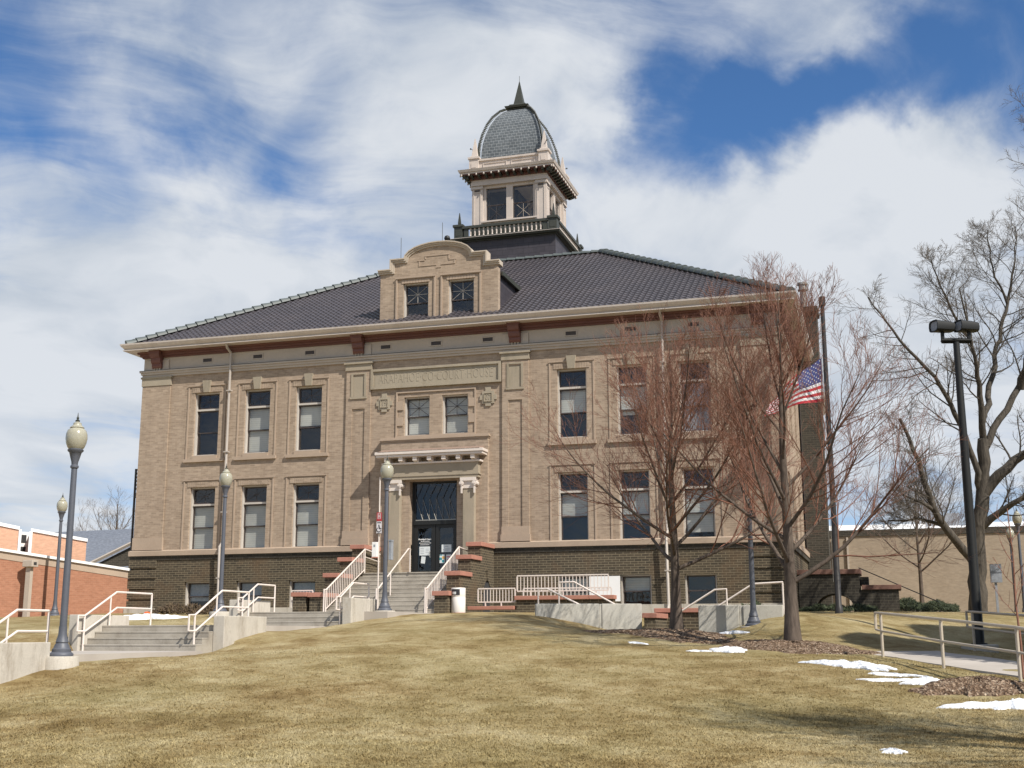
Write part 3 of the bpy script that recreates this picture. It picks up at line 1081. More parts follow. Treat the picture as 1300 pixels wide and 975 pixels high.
def window(Mx, cu, w, z0, z1, style, blind=None, parent=None, y=.21):
    """wooden window set into an opening: frame > pane, blind"""
    par = parent or house
    a, c = cu - w / 2, cu + w / 2
    f = MB(); f.M = Mx
    # light casing lining the opening
    t = .055
    f.box(a, a + t, y - .10, y + .14, z0, z1); f.box(c - t, c, y - .10, y + .14, z0, z1)
    f.box(a + t, c - t, y - .10, y + .14, z1 - .05, z1); f.box(a + t, c - t, y - .10, y + .14, z0, z0 + .05)
    f.cur = 1
    s = .05
    ia, ic, iz0, iz1 = a + t, c - t, z0 + .05, z1 - .05
    panes = []

    def sash(p, q, r, v, yy, m=1):
        f.cur = m
        f.box(p, p + s, yy, yy + .045, r, v); f.box(q - s, q, yy, yy + .045, r, v)
        f.box(p + s, q - s, yy, yy + .045, r, r + s); f.box(p + s, q - s, yy, yy + .045, v - s, v)
        panes.append((p + s, q - s, r + s, v - s, yy + .022))

    def lattice(p, q, r, v, yy, m=1):
        f.cur = m
        g = .0085
        mx, mz = (p + q) / 2, (r + v) / 2
        f.box(mx - g, mx + g, yy - .008, yy + .008, r, v)
        f.tube([(p, yy - .004, r), (q, yy - .004, v)], g * 1.1, 4)
        f.tube([(p, yy + .004, v), (q, yy + .004, r)], g * 1.1, 4)
        f.box(p, q, yy - .006, yy + .006, mz - g, mz + g)
    if style == 'tall':
        tr = z1 - .75
        f.cur = 0
        f.box(ia, ic, y - .05, y + .1, tr - .04, tr + .04)
        sash(ia, ic, tr + .05, iz1, y + .03)
        lattice(ia + s, ic - s, tr + .05 + s, iz1 - s, y + .05)
        mr = tr - (tr - iz0) * .51
        sash(ia, ic, mr - .02, tr - .05, y + .03)
        sash(ia, ic, iz0, mr + .035, y + .078)
    elif style == 'double':
        mr = z0 + (z1 - z0) * .5
        sash(ia, ic, mr - .02, iz1, y + .03, 1)
        lattice(ia + s, ic - s, mr - .02 + s, iz1 - s, y + .05, 1)
        sash(ia, ic, iz0, mr + .04, y + .078, 1)
    elif style == 'double_white':
        mr = z0 + (z1 - z0) * .5
        sash(ia, ic, mr - .02, iz1, y + .03, 1)
        lattice(ia + s, ic - s, mr - .02 + s, iz1 - s, y + .05, 0)
        sash(ia, ic, iz0, mr + .04, y + .078, 1)
    else:
        mr = z0 + (z1 - z0) * .5
        sash(ia, ic, mr - .02, iz1, y + .03)
        sash(ia, ic, iz0, mr + .03, y + .078)
    # dark room behind
    f.cur = 2
    f.box(a - .25, c + .25, y + .75, y + .78, z0 - .2, z1 + .2)
    f.box(a - .25, a - .22, y + .15, y + .75, z0 - .2, z1 + .2); f.box(c + .22, c + .25, y + .15, y + .75, z0 - .2, z1 + .2)
    fr = P('window', f, ('window_paint', 'sash_dark', 'interior'), par)
    for (p, q, r, v, yy) in panes:
        g = MB(); g.M = Mx
        g.quad((p, yy, r), (q, yy, r), (q, yy, v), (p, yy, v))
        P('pane', g, 'glass', fr)
    if blind:
        for (k0, k1, mat) in blind:
            g = MB(); g.M = Mx
            zb0 = z0 + (z1 - z0) * k0; zb1 = z0 + (z1 - z0) * k1
            g.box(ia + .02, ic - .02, y + .145, y + .155, zb0, zb1)
            P('blind' if mat == 'blind' else 'curtain', g, mat, fr)
    return fr


WX = [-10.73, -8.25, -5.80, 5.80, 8.25, 10.73]
WW = 1.22


def build_walls():
    hu = [(x - WW / 2, x + WW / 2, 4.14, 6.94) for x in WX]
    hl = [(x - WW / 2, x + WW / 2, 0.02, 2.75) for x in WX]
    hc = [(x - .565, x + .565, 4.54, 6.18) for x in (-.84, .84)]
    door = [(-1.02, 1.02, .05, 2.62)]
    b = MB()
    wall_with_holes(b, FRONT, -HW, HW, .05, 8.0, hu + hl + hc + door, .3, door)
    # right side with plain windows of its own
    rw = [2.6, 5.4, 8.2, 17.0, 20.0]
    hr = [(u - WW / 2, u + WW / 2, z, z + 2.75) for u in rw for z in (.02, 4.14)]
    wall_with_holes(b, RIGHT, 0, DEPTH, .05, 8.0, hr, .3)
    wall_with_holes(b, LEFT, 0, DEPTH, .05, 8.0, [], .3)
    wall_with_holes(b, BACK, -HW, HW, .05, 8.0, [], .3)
    P('wall', b, 'tan_brick')
    # dark brick basement, slightly proud
    hb = [(x - .60, x + .60, -2.55, -1.30) for x in WX]
    b = MB()
    BF = Matrix.Translation((0, -.09, 0))
    wall_with_holes(b, BF, -14.06, 14.06, -3.6, -.12, hb + [(-1.02, 1.02, -1.2, -.12)], .3, (), [(-1.02, 1.02, -1.2, -.12)])
    wall_with_holes(b, Matrix.Translation((.09, 0, 0)) @ RIGHT, -.09, DEPTH, -3.6, -.12, [], .3)
    wall_with_holes(b, Matrix.Translation((-.09, 0, 0)) @ LEFT, 0, DEPTH + .09, -3.6, -.12, [], .3)
    wall_with_holes(b, BACK, -HW, HW, -3.6, -.12, [], .3)
    # banded corner piers of the basement
    for s in (-1, 1):
        for k in range(5):
            z0 = -2.45 + k * .44
            b.box(s * 12.75, s * 14.12, -.14, .4, z0, z0 + .36)
    P('basement_wall', b, 'dark_brick')
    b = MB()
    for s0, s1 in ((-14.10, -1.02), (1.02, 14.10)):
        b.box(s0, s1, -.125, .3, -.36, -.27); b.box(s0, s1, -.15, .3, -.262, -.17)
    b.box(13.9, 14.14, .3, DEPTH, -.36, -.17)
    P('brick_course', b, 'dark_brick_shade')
    # stone water table between basement and first floor
    b = MB()
    for s0, s1 in ((-14.13, -2.35), (2.35, 14.13)):
        b.box(s0, s1, -.20, .18, -.168, .025)
        b.hexa([(s0, -.20, .027), (s1, -.20, .027), (s1, .18, .027), (s0, .18, .027)], [(s0, -.02, .085), (s1, -.02, .085), (s1, .18, .085), (s0, .18, .085)])
    b.box(13.9, 14.17, .181, DEPTH, -.168, .06); b.box(-14.17, -13.9, .181, DEPTH, -.168, .06)
    P('water_table', b, 'tan_trim')
    # pale concrete footing showing above the grass
    b = MB()
    b.box(-14.16, -3.4, -.26, .2, -3.2, -2.42); b.box(8.3, 14.16, -.26, .2, -3.2, -2.42)
    P('footing', b, 'concrete')
    # windows
    up = [[], [(.0, .73, 'blind')], [(.40, .73, 'blind')], [(.38, .73, 'blind')], [(.3, .73, 'blind')], [(.0, .73, 'curtain_grey')]]
    lo = [[(.0, .70, 'blind')], [(.0, .70, 'blind')], [(.0, .70, 'blind')], [(.36, .70, 'blind')], [(.30, .70, 'blind')], [(.1, .70, 'blind')]]
    for i, x in enumerate(WX):
        window(FRONT, x, WW, 4.14, 6.94, 'tall', up[i])
        window(FRONT, x, WW, .02, 2.75, 'tall', lo[i])
        bb = [[(.35, 1, 'curtain_grey')], [(.1, 1, 'curtain_grey')], [(.0, 1, 'curtain_grey')], [(0, 1, 'blind')], [(.5, 1, 'blind')], []][i]
        window(BF, x, 1.2, -2.55, -1.30, 'sash', bb)
    for x in (-.84, .84):
        window(FRONT, x, 1.13, 4.54, 6.18, 'double', [(.0, .95, 'blind')])
    for u in rw:
        window(RIGHT, u, WW, .02, 2.77, 'tall', [(.3, .7, 'blind')])
        window(RIGHT, u, WW, 4.14, 6.89, 'tall', [(.3, .7, 'blind')])
    # raised brick mouldings round the openings, soldier-course heads, sills, keystones
    for i, x in enumerate(WX):
        for (z0, z1, upper) in ((4.0, 7.27, True), (.085, 3.08, False)):
            b = MB()
            hw = .94
            for s in (-1, 1):
                b.box(x + s * hw, x + s * (hw - .065), -.032, .01, z0, z1)
            b.box(x - hw + .065, x + hw - .065, -.032, .01, z1 - .065, z1)
            b.box(x - hw - .02, x + hw + .02, -.055, -.033, z1 - .03, z1 + .015)
            P('window_moulding', b, 'tan_trim')
            b = MB()
            for k in range(14):
                a = x - .75 + k * .107
                b.box(a, a + .1, -.022, .01, z1 - .31, z1 - .095)
            P('brick_lintel', b, 'tan_brick')
            if upper:
                b = MB().box(x - 1.0, x + 1.0, -.095, .05, 3.86, 4.0).box(x - .61, x + .61, -.05, .18, 4.002, 4.139)
                P('sill', b, 'tan_trim')
                b = MB().hexa([(x - .14, -.10, 6.945), (x + .14, -.10, 6.945), (x + .14, .01, 6.945), (x - .14, .01, 6.945)],
                              [(x - .20, -.14, 7.47), (x + .20, -.14, 7.47), (x + .20, .01, 7.47), (x - .20, .01, 7.47)])
                P('keystone', b, 'stone')
    # giant piers beside the entrance and at the corners
    for s in (-1, 1):
        b = MB()
        # entrance pier: border round a sunk panel
        o0, o1 = s * 2.9, s * 4.02
        p0, p1 = s * 3.16, s * 3.74
        b.box(o0, o1, -.035, .01, .09, 7.45)
        for (a, c) in ((o0, p0), (p1, o1)):
            b.box(a, c, -.085, -.036, .68, 7.45)
        b.box(p0, p1, -.085, -.036, 5.80, 6.22)
        b.box(p0, p1, -.085, -.036, 7.22, 7.45)
        P('pier', b, 'tan_brick')
        b = MB()
        b.box(o0 - s * .05, o1 + s * .05, -.15, .01, .088, .36); b.box(o0 - s * .02, o1 + s * .02, -.115, .01, .362, .68)
        P('pier_base', b, 'tan_trim')
        b = MB()
        b.box(o0 - s * .04, o1 + s * .04, -.125, .01, 7.452, 7.72); b.box(o0 - s * .09, o1 + s * .09, -.185, .01, 7.722, 7.80)
        b.box(p0, p1, -.07, -.036, 6.32, 7.22)
        b.box(p0 - s * .10, p1 + s * .10, -.13, -.087, 6.22, 6.31)
        b.box(p0 - s * .06, p0 + s * .03, -.115, -.087, 6.32, 7.27); b.box(p1 - s * .03, p1 + s * .06, -.115, -.087, 6.32, 7.27)
        b.box(p0 - s * .06, p1 + s * .06, -.116, -.088, 7.272, 7.33)
        P('pier_cap', b, 'stone_green')
        # corner pilaster
        b = MB()
        b.box(s * 12.58, s * HW, -.07, .0, .09, 7.38)
        if s > 0: b.box(HW - .001, HW + .06, -.07, 1.3, .09, 7.38)
        else: b.box(-HW + .001, -HW - .03, -.07, 1.3, .09, 7.38)
        P('corner_pilaster', b, 'tan_brick')
        b = MB().box(s * 12.54, s * (HW + .06), -.11, .02, .088, .62)
        P('pilaster_base', b, 'tan_trim')
        b = MB()
        b.box(s * 12.54, s * (HW + .06), -.10, 1.3, 7.385, 7.72)
        b.box(s * 12.50, s * (HW + .10), -.14, 1.33, 7.7201, 7.80)
        P('pilaster_cap', b, 'stone')


def build_entablature():
    # ring mouldings round the whole building (front, sides and back as one frame)
    def ring(b, out, inn, z0, z1):
        x, y0, y1 = HW + out, -out, DEPTH + out
        t = out - inn
        b.box(-x, x, y0, y0 + t, z0, z1)
        b.box(-x, x, y1 - t, y1, z0, z1)
        b.box(-x, -x + t, y0 + t, y1 - t, z0, z1); b.box(x - t, x, y0 + t, y1 - t, z0, z1)
    b = MB()
    ring(b, .07, -.1, 7.802, 7.90); ring(b, .12, -.1, 7.902, 8.0); ring(b, .17, -.1, 8.002, 8.07)
    P('architrave', b, 'frieze_white')
    b = MB(); ring(b, .03, -.1, 8.072, 8.66)
    P('frieze', b, 'frieze_white')
    b = MB(); ring(b, .175, -.02, 8.073, 8.092)
    P('drip_edge', b, 'copper_dark')
    b = MB(); ring(b, .10, -.1, 8.662, 8.74); ring(b, .18, -.1, 8.742, 8.84); ring(b, .27, -.1, 8.842, 8.93)
    P('crown_moulding', b, 'red_brown_paint')
    b = MB(); ring(b, .72, -.1, 8.932, 8.97)
    P('soffit', b, 'gutter_paint')
    # gutter: sloped face
    b = MB()
    o = .66
    prof = [(0.0, 8.972), (.03, 9.02), (.10, 9.09), (.16, 9.17), (.17, 9.235), (.14, 9.235), (.13, 9.18), (0, 9.12)]
    x, y0, y1 = HW + o, -o, DEPTH + o
    rings = []
    for d, z in prof:
        rings.append([(-x - d, y0 - d, z), (x + d, y0 - d, z), (x + d, y1 + d, z), (-x - d, y1 + d, z)])
    vs = [p for r in rings for p in r]
    fs = []
    for i in range(len(prof) - 1):
        for j in range(4):
            fs.append((i * 4 + j, i * 4 + (j + 1) % 4, (i + 1) * 4 + (j + 1) % 4, (i + 1) * 4 + j))
    b.add(vs, fs)
    P('gutter', b, 'gutter_paint')
    # attic vents
    for x in (-10.78, -8.30, -5.80, -2.27, 0, 2.27, 5.80, 8.26, 10.76):
        b = MB()
        b.box(x - .26, x + .26, -.055, -.028, 8.28, 8.32); b.box(x - .26, x + .26, -.055, -.028, 8.48, 8.52)
        b.box(x - .26, x - .22, -.055, -.028, 8.32, 8.48); b.box(x + .22, x + .26, -.055, -.028, 8.32, 8.48)
        v = P('attic_vent', b, 'frieze_white')
        b = MB().box(x - .22, x + .22, -.036, -.031, 8.32, 8.48)
        for k in range(4):
            z = 8.33 + k * .04
            b.box(x - .22, x + .22, -.046, -.0365, z, z + .012)
        P('louvre', b, 'sash_dark', v)
    # red brown console brackets
    for x in (-13.25, -3.47, 3.47, 13.25):
        b = MB()
        w = .24
        prof = [(-.05, 8.16), (-.16, 8.16), (-.22, 8.26), (-.22, 8.36), (-.30, 8.40), (-.33, 8.52), (-.33, 8.60), (-.42, 8.64), (-.47, 8.78), (-.47, 8.93), (-.05, 8.93)]
        b.prism_x([(y, z) for y, z in prof], x - w, x + w)
        b.box(x - w - .03, x + w + .03, -.49, -.05, 8.84, 8.931)
        br = P('bracket', b, 'red_brown_paint')
        b = MB()
        for k in (-1, 0, 1):
            b.lathe([(.02, -.02), (.045, .0), (.05, .05), (.03, .10), (.05, .13)], (x + k * .13, -.13, 8.03), 8)
        b.box(x - .55, x + .55, -.09, -.03, 8.10, 8.55)
        P('bracket_drops', b, 'frieze_white', br)
    # downspouts
    for s, x in ((0, -9.56), (1, 9.53)):
        b = MB()
        w = .058
        pts = [(x, -.60, 8.95), (x, -.50, 8.78), (x, -.16, 8.62), (x, -.16, .35), (x - .02, -.36, .12), (x + .0, -.30, -2.4), (x + .0, -.45, -2.62)]
        b.tube(pts, w, 8)
        for z in (6.9, 4.2, 1.6, -1.2):
            off = -.16 if z > 0 else -.30
            xx = x
            b.box(xx - .11, xx + .11, off - .085, off + .09, z, z + .05)
        P('downspout', b, 'downspout_paint', smooth=True)


def build_roof():
    e = .62
    X0, Y0, Y1, ZE = HW + e, -e, DEPTH + e, 9.19
    DX, DY0, DY1, ZD = 5.2, 8.6, 16.2, 14.5
    # tile-shaped front slope: barrel rolls across, laps down the slope
    slope_len = math.hypot(DY0 - Y0, ZD - ZE)
    ny = int(slope_len / .30)
    pitch = .25
    b = MB()
    vs, fs = [], []
    n_cols = int(2 * X0 / pitch) * 6
    for i in range(ny + 1):
        t0 = i / ny
        for lap in (0, 1):
            if (i == 0 and lap == 0) or (i == ny and lap == 1):
                pass
            t = t0
            y = Y0 + (DY0 - Y0) * t; z = ZE + (ZD - ZE) * t
            xl = X0 + (DX - X0) * t
            row = []
            lift = .025 if lap == 1 else .0
            for j in range(n_cols + 1):
                x = -X0 + 2 * X0 * j / n_cols
                xx = max(-xl, min(xl, x))
                ph = (x / pitch) % 1.0
                hgt = .032 * max(0, math.sin(ph * 2 * math.pi)) + .006 * math.sin(ph * 2 * math.pi)
                row.append((xx, y - .3 * (hgt + lift), z + hgt + lift))
            vs += row
    nc = n_cols + 1
    for r in range(2 * (ny + 1) - 1):
        for j in range(n_cols):
            a = r * nc + j
            p, q, s_, u = vs[a], vs[a + 1], vs[a + nc + 1], vs[a + nc]
            if abs(p[0] - q[0]) < 1e-6 and abs(s_[0] - u[0]) < 1e-6:
                continue
            fs.append((a, a + 1, a + nc + 1, a + nc))
    b.add(vs, fs)
    # other slopes and the deck
    E = [(-X0, Y0, ZE), (X0, Y0, ZE), (X0, Y1, ZE), (-X0, Y1, ZE)]
    D = [(-DX, DY0, ZD), (DX, DY0, ZD), (DX, DY1, ZD), (-DX, DY1, ZD)]
    b.quad(E[1], E[2], D[2], D[1]); b.quad(E[2], E[3], D[3], D[2]); b.quad(E[3], E[0], D[0], D[3]); b.quad(*D)
    b.quad(*[(x * .999, y, ZE - .05) for x, y, z in E])
    roof = P('roof', b, 'roof_tile')
    # hip and ridge cap tiles, each lapping the one below
    def cap_run(p, q, r=.19, step=.46):
        caps = MB()
        p, q = Vector(p), Vector(q)
        n = max(2, int((q - p).length / step))
        d = (q - p) / n
        dn = d.normalized()
        side = dn.cross(Vector((0, 0, 1))).normalized()
        up = side.cross(dn).normalized()
        for i in range(n):
            a = p + d * i
            c = p + d * (i + 1.10)
            ra, rc = r * 1.22, r * .86
            vs2, m = [], 8
            for (pt, rr) in ((a, ra), (c, rc)):
                for j in range(m + 1):
                    q_ = math.pi * j / m
                    vs2.append(tuple(pt + side * (rr * math.cos(q_)) + up * (rr * math.sin(q_) - .03)))
            fs2 = [(j, j + 1, m + 2 + j, m + 1 + j) for j in range(m)]
            fs2.append(tuple(range(m, -1, -1)))
            caps.add(vs2, fs2)
        P('hip_cap', caps, 'copper_green', roof, smooth=True)
    lift = Vector((0, 0, .05))
    cap_run(Vector(E[0]) + lift, Vector(D[0]) + lift)
    cap_run(Vector(E[1]) + lift, Vector(D[1]) + lift)
    cap_run(Vector(E[2]) + lift, Vector(D[2]) + lift)
    cap_run(Vector(E[3]) + lift, Vector(D[3]) + lift)
    cap_run(Vector(D[0]) + lift, Vector(D[1]) + lift, .13)
    for ex in (E[0], E[1]):
        b = MB()
        b.lathe([(.02, 0), (.13, .05), (.17, .15), (.13, .26), (.02, .31)], (ex[0] * .985, ex[1] + .25, ZE + .05), 12)
        P('roof_ball', b, 'copper_dark', roof, smooth=True)
    # side chimney with metal flue
    b = MB()
    b.box(HW + .11, HW + 1.05, 10.6, 12.0, -3, 11.3); b.box(HW + .02, HW + 1.12, 10.5, 12.1, 11.302, 11.55)
    ch = P('chimney', b, 'dark_brick_shade')
    b = MB().lathe([(.15, 0), (.15, .95), (.24, .97), (.24, 1.02), (.19, 1.03), (.19, 1.22), (.25, 1.24), (.25, 1.34), (.05, 1.38)], (HW + .45, 11.2, 11.55), 14)
    P('flue', b, 'grey_metal', ch, smooth=True)
    # external stair frame at the left side
    b = MB()
    b.box(-HW - .45, -HW - .40, .35, .45, .06, 3.75); b.box(-HW - .401, -HW - .04, .36, .44, 3.68, 3.749); b.box(-HW - .401, -HW - .04, .36, .44, 2.45, 2.68)
    for k in range(5):
        b.box(-HW - .401, -HW - .04, .37, .43, 2.82 + k * .17, 2.90 + k * .17)
    P('side_louvre_frame', b, 'dark_bronze')


def build_dormer():
    y0 = .15
    # stepped and arched gable outline (x, z)
    arc = []
    for k in range(13):
        q = math.pi * (1 - k / 12)
        arc.append((1.46 * math.cos(q), 12.16 + .62 * math.sin(q) ** .9))
    top = [(-2.65, 11.72), (-2.07, 11.72), (-2.07, 12.16)] + arc + [(2.07, 12.16), (2.07, 11.72), (2.65, 11.72)]
    b = MB()
    # front face as a grid of strips with the two windows left out
    holes = [(x - .575, x + .575, 9.46, 11.17) for x in (-1.02, 1.02)]
    wall_with_holes(b, Matrix.Translation((0, y0, 0)), -2.65, 2.65, 9.0, 11.72, holes, .25)
    b.prism_y([(-2.07, 11.72), (2.07, 11.72), (2.07, 12.16)] + arc[::-1] + [(-2.07, 12.16)], y0, y0 + .3)
    b.quad((2.65, y0, 9.0), (2.65, y0 + .30, 9.0), (2.65, y0 + .30, 11.72), (2.65, y0, 11.72))
    b.quad((-2.65, y0, 9.0), (-2.65, y0, 11.72), (-2.65, y0 + .30, 11.72), (-2.65, y0 + .30, 9.0))
    d = P('dormer', b, 'tan_brick')
    # coping that follows the outline
    c = MB()
    outl = top
    outl = [(-2.74, 11.72)] + top[1:-1] + [(2.74, 11.72)]

    def mitred(pl, dist):
        out = []
        for i, p in enumerate(pl):
            ns = []
            for (a, e) in ((i - 1, i), (i, i + 1)):
                if a < 0 or e >= len(pl): continue
                dx, dz = pl[e][0] - pl[a][0], pl[e][1] - pl[a][1]
                L = math.hypot(dx, dz)
                ns.append((-dz / L, dx / L))
            if len(ns) == 1: m, k = ns[0], 1
            else:
                m = (ns[0][0] + ns[1][0], ns[0][1] + ns[1][1])
                L = math.hypot(*m); m = (m[0] / L, m[1] / L)
                k = 1 / max(.4, m[0] * ns[0][0] + m[1] * ns[0][1])
            out.append((p[0] + m[0] * dist * k, p[1] + m[1] * dist * k))
        return out
    for (th0, th1, pr) in ((-.07, .0, .05), (.0005, .07, .10), (.0705, .12, .15)):
        A_, B_ = mitred(outl, th0), mitred(outl, th1)
        for i in range(len(outl) - 1):
            c.prism_y([A_[i], A_[i + 1], B_[i + 1], B_[i]], y0 - pr, y0 + .40)
    P('coping', c, 'coping_tan', d)
    for x in (-1.02, 1.02):
        m = MB()
        for s in (-1, 1):
            m.box(x + s * .90, x + s * .83, y0 - .055, y0 + .01, 9.3, 11.42)
        m.box(x - .83, x + .83, y0 - .055, y0 + .01, 11.35, 11.42)
        m.box(x - .92, x + .92, y0 - .08, y0 - .056, 11.38, 11.44)
        for k in range(10):
            a = x - .64 + k * .128
            m.box(a, a + .118, y0 - .02, y0 + .01, 11.172, 11.33)
        P('moulding', m, 'tan_trim', d)
        window(Matrix.Translation((0, y0, 0)), x, 1.15, 9.46, 11.17, 'double_white', None, house)
    # raised brick ornament in the gable
    m = MB()
    for (a, c_, e, f) in ((-.95, -.62, 12.10, 12.16), (.46, .80, 12.04, 12.10), (-.62, .50, 12.28, 12.34), (-.9, -.84, 11.86, 12.1), (.7, .76, 11.86, 12.04),
                          (-.84, -.10, 11.86, 11.92), (.12, .7, 11.86, 11.92), (-.1, .12, 11.74, 11.80), (-.62, -.56, 12.16, 12.28), (.44, .5, 12.10, 12.28)):
        m.box(a, c_, y0 - .022, y0 + .01, e + .01, f - .012)
    P('gable_ornament', m, 'tan_trim', d)
    # slate cheeks and flat roof running back into the main roof
    for s in (-1, 1):
        x = s * 2.6
        P('cheek', MB().prism_x([(.46, 9.3), (3.1, 11.30), (.46, 11.30)], x - .03, x + .03), 'slate', d)
    r = MB()
    r.box(-2.72, 2.72, .46, 3.25, 11.30, 11.40)
    for s in (-1, 1):
        r.box(s * 2.72, s * 2.80, .43, 3.3, 11.24, 11.42)
    P('dormer_roof', r, 'copper_dark', d)
    r = MB()
    for x in (-1.85, .05):
        r.tube([(x, y0 + .3, 11.8), (x, y0 + .3, 13.35 + .5 * (x > 0))], .012, 4)
    P('lightning_rod', r, 'copper_dark', d)
    r = MB().lathe([(.02, -.14), (.10, -.1), (.14, 0), (.10, .1), (.02, .14)], (-.15, 1.6, 13.52), 12).tube([(-.15, 1.6, 11.35), (-.15, 1.6, 13.4)], .03, 6)
    P('ball_finial', r, 'black_metal', d, smooth=True)


def build_entrance():
    # brick frontispiece
    b = MB()
    yb = -.20
    for s in (-1, 1):
        b.box(s * 1.02, s * 2.33, yb, .0, -2.9, 2.62)
    b.box(-2.33, 2.33, yb, .0, 2.62, 4.28)
    P('frontispiece', b, 'tan_brick')
    b = MB()
    for (z0, z1, pr) in ((4.282, 4.34, .03), (4.342, 4.40, .07), (4.402, 4.46, .03)):
        b.box(-2.33 - pr, 2.33 + pr, yb - pr, .0, z0, z1)
    b.box(-1.75, 1.75, -.10, .02, 4.462, 4.538)
    P('frontispiece_cap', b, 'tan_trim')
    # stone frieze over the columns
    b = MB().box(-2.02, 2.02, -.50, yb - .001, 2.66, 3.28)
    b.box(-2.06, 2.06, -.53, yb - .001, 2.78, 2.83)
    P('entrance_frieze', b, 'stone_green')
    # hood
    b = MB()
    b.box(-2.14, 2.14, -.56, yb - .001, 3.282, 3.36)
    b.box(-2.30, 2.30, -.80, yb - .001, 3.56, 3.66); b.box(-2.34, 2.34, -.85, yb - .001, 3.662, 3.78)
    hood = P('hood', b, 'cream_paint', bevel=.012)
    for k in range(7):
        x = -1.86 + k * .62
        m = MB().box(x - .09, x + .09, -.74, -.57, 3.40, 3.558).box(x - .11, x + .11, -.565, yb - .002, 3.362, 3.559)
        P('modillion', m, 'cream_paint', hood)
    m = MB()
    rng = random.Random(4)
    for k in range(22):
        x = -2.2 + k * .2
        h = .07 + rng.random() * .05
        m.hexa([(x, -.86, 3.782), (x + .19, -.86, 3.782), (x + .19, yb - .01, 3.80), (x, yb - .01, 3.80)],
               [(x + .02, -.78, 3.782 + h * .35), (x + .17, -.78, 3.782 + h * .4), (x + .17, yb - .01, 3.96), (x + .02, yb - .01, 3.96)])
    P('hood_tiles', m, 'hood_tile', hood)
    # columns with scroll capitals
    for s in (-1, 1):
        x = s * 1.60
        b = MB()
        b.box(x - .24, x + .24, -.44, yb - .001, -.82, 2.22)
        c = P('column', b, 'stone_green', bevel=.012)
        m = MB()
        m.box(x - .31, x + .31, -.52, yb - .002, -1.148, -.98); m.box(x - .27, x + .27, -.48, yb - .002, -.978, -.821)
        P('column_base', m, 'stone_green', c)
        m = MB()
        m.box(x - .33, x + .33, -.55, yb - .002, 2.52, 2.655)
        m.box(x - .26, x + .26, -.47, yb - .002, 2.222, 2.52)
        for q in (-1, 1):
            cx = x + q * .27
            ring = [(cx + .10 * math.cos(a), 2.42 + .10 * math.sin(a)) for a in [k * math.pi / 6 for k in range(12)]]
            m.prism_y(ring, -.56, yb - .003)
            ring = [(cx + .045 * math.cos(a), 2.42 + .045 * math.sin(a)) for a in [k * math.pi / 4 for k in range(8)]]
            m.prism_y(ring, -.60, -.561)
            m.box(cx - .03, cx + .03, -.54, -.47, 2.02, 2.32)
        P('capital', m, 'cream_paint', c)
    # transom light and doors, set back in the opening
    yd = .16
    b = MB()
    b.box(-1.02, -.94, yd - .06, yd + .08, -1.15, 2.62); b.box(.94, 1.02, yd - .06, yd + .08, -1.15, 2.62)
    b.box(-.94, .94, yd - .06, yd + .08, 2.54, 2.62); b.box(-.94, .94, yd - .09, yd + .1, .86, 1.02)
    b.box(-.94, -.88, yd - .02, yd + .06, 1.02, 2.54); b.box(.88, .94, yd - .02, yd + .06, 1.02, 2.54)
    b.box(-1.3, 1.3, yd + 1.6, yd + 1.65, -1.3, 2.8)
    b.box(-1.3, -1.25, yd + .1, yd + 1.6, -1.3, 2.8); b.box(1.25, 1.3, yd + .1, yd + 1.6, -1.3, 2.8)
    b.box(-1.3, 1.3, yd + .1, yd + 1.6, 2.75, 2.8)
    fr = P('door_frame', b, 'black_metal')
    # zig-zag tracery in the lower half of the transom light
    m = MB()
    for k in range(6):
        x = -.86 + k * .29
        m.tube([(x, yd - .01, 1.9), (x + .29, yd - .01, 1.06)], .009, 4)
        m.tube([(x + .29, yd - .005, 1.06), (x + .29, yd - .005, 1.9)], .006, 4)
    m.box(-.88, .88, yd - .015, yd + .0, 1.03, 1.07)
    P('tracery', m, 'grey_metal', fr)
    m = MB()
    for k in range(7):
        x = -.88 + k * .29
        m.tube([(x, yd + .0, 1.9), (min(x + .29, .88), yd + .0, 2.5)], .009, 4)
    P('upper_tracery', m, 'dark_bronze', fr)
    g = MB().quad((-.88, yd + .03, 1.03), (.88, yd + .03, 1.03), (.88, yd + .03, 2.54), (-.88, yd + .03, 2.54))
    P('transom_pane', g, 'glass', fr)
    for s in (-1, 1):
        d = MB()
        x0, x1 = (-.935, -.01) if s < 0 else (.01, .935)
        z0, z1 = -1.13, .855
        d.box(x0, x0 + .17, yd - .03, yd + .03, z0, z1); d.box(x1 - .17, x1, yd - .03, yd + .03, z0, z1)
        d.box(x0 + .17, x1 - .17, yd - .03, yd + .03, z0, z0 + .13); d.box(x0 + .17, x1 - .17, yd - .03, yd + .03, z1 - .14, z1)
        leaf = P('door', d, 'black_metal')
        g = MB().quad((x0 + .17, yd, z0 + .13), (x1 - .17, yd, z0 + .13), (x1 - .17, yd, z1 - .14), (x0 + .17, yd, z1 - .14))
        P('door_pane', g, 'glass', leaf)
        if s < 0:
            h = MB().tube([(x1 - .20, yd - .04, -.46), (x1 - .20, yd - .11, -.46), (x1 - .20, yd - .11, -.22), (x1 - .20, yd - .04, -.22)], .014, 6)
            P('handle', h, 'grey_metal', leaf)
            n = MB().box(-.70, -.24, yd - .012, yd - .008, -.38, -.02)
            for k in range(7):
                n.cur = 1
                n.box(-.66 + .23 * (k % 2), -.50 + .23 * (k % 2), yd - .0135, yd - .0122, -.10 - .035 * k, -.085 - .035 * k)
            P('notice', n, ('paper', 'curtain_grey'), leaf)
            n = MB(); n.M = Matrix.Translation((-.53, 0, -.56)) @ Matrix.Rotation(rad(6), 4, 'Y')
            n.box(-.09, .09, yd - .012, yd - .008, -.14, .14)
            P('notice', n, 'paper', leaf)
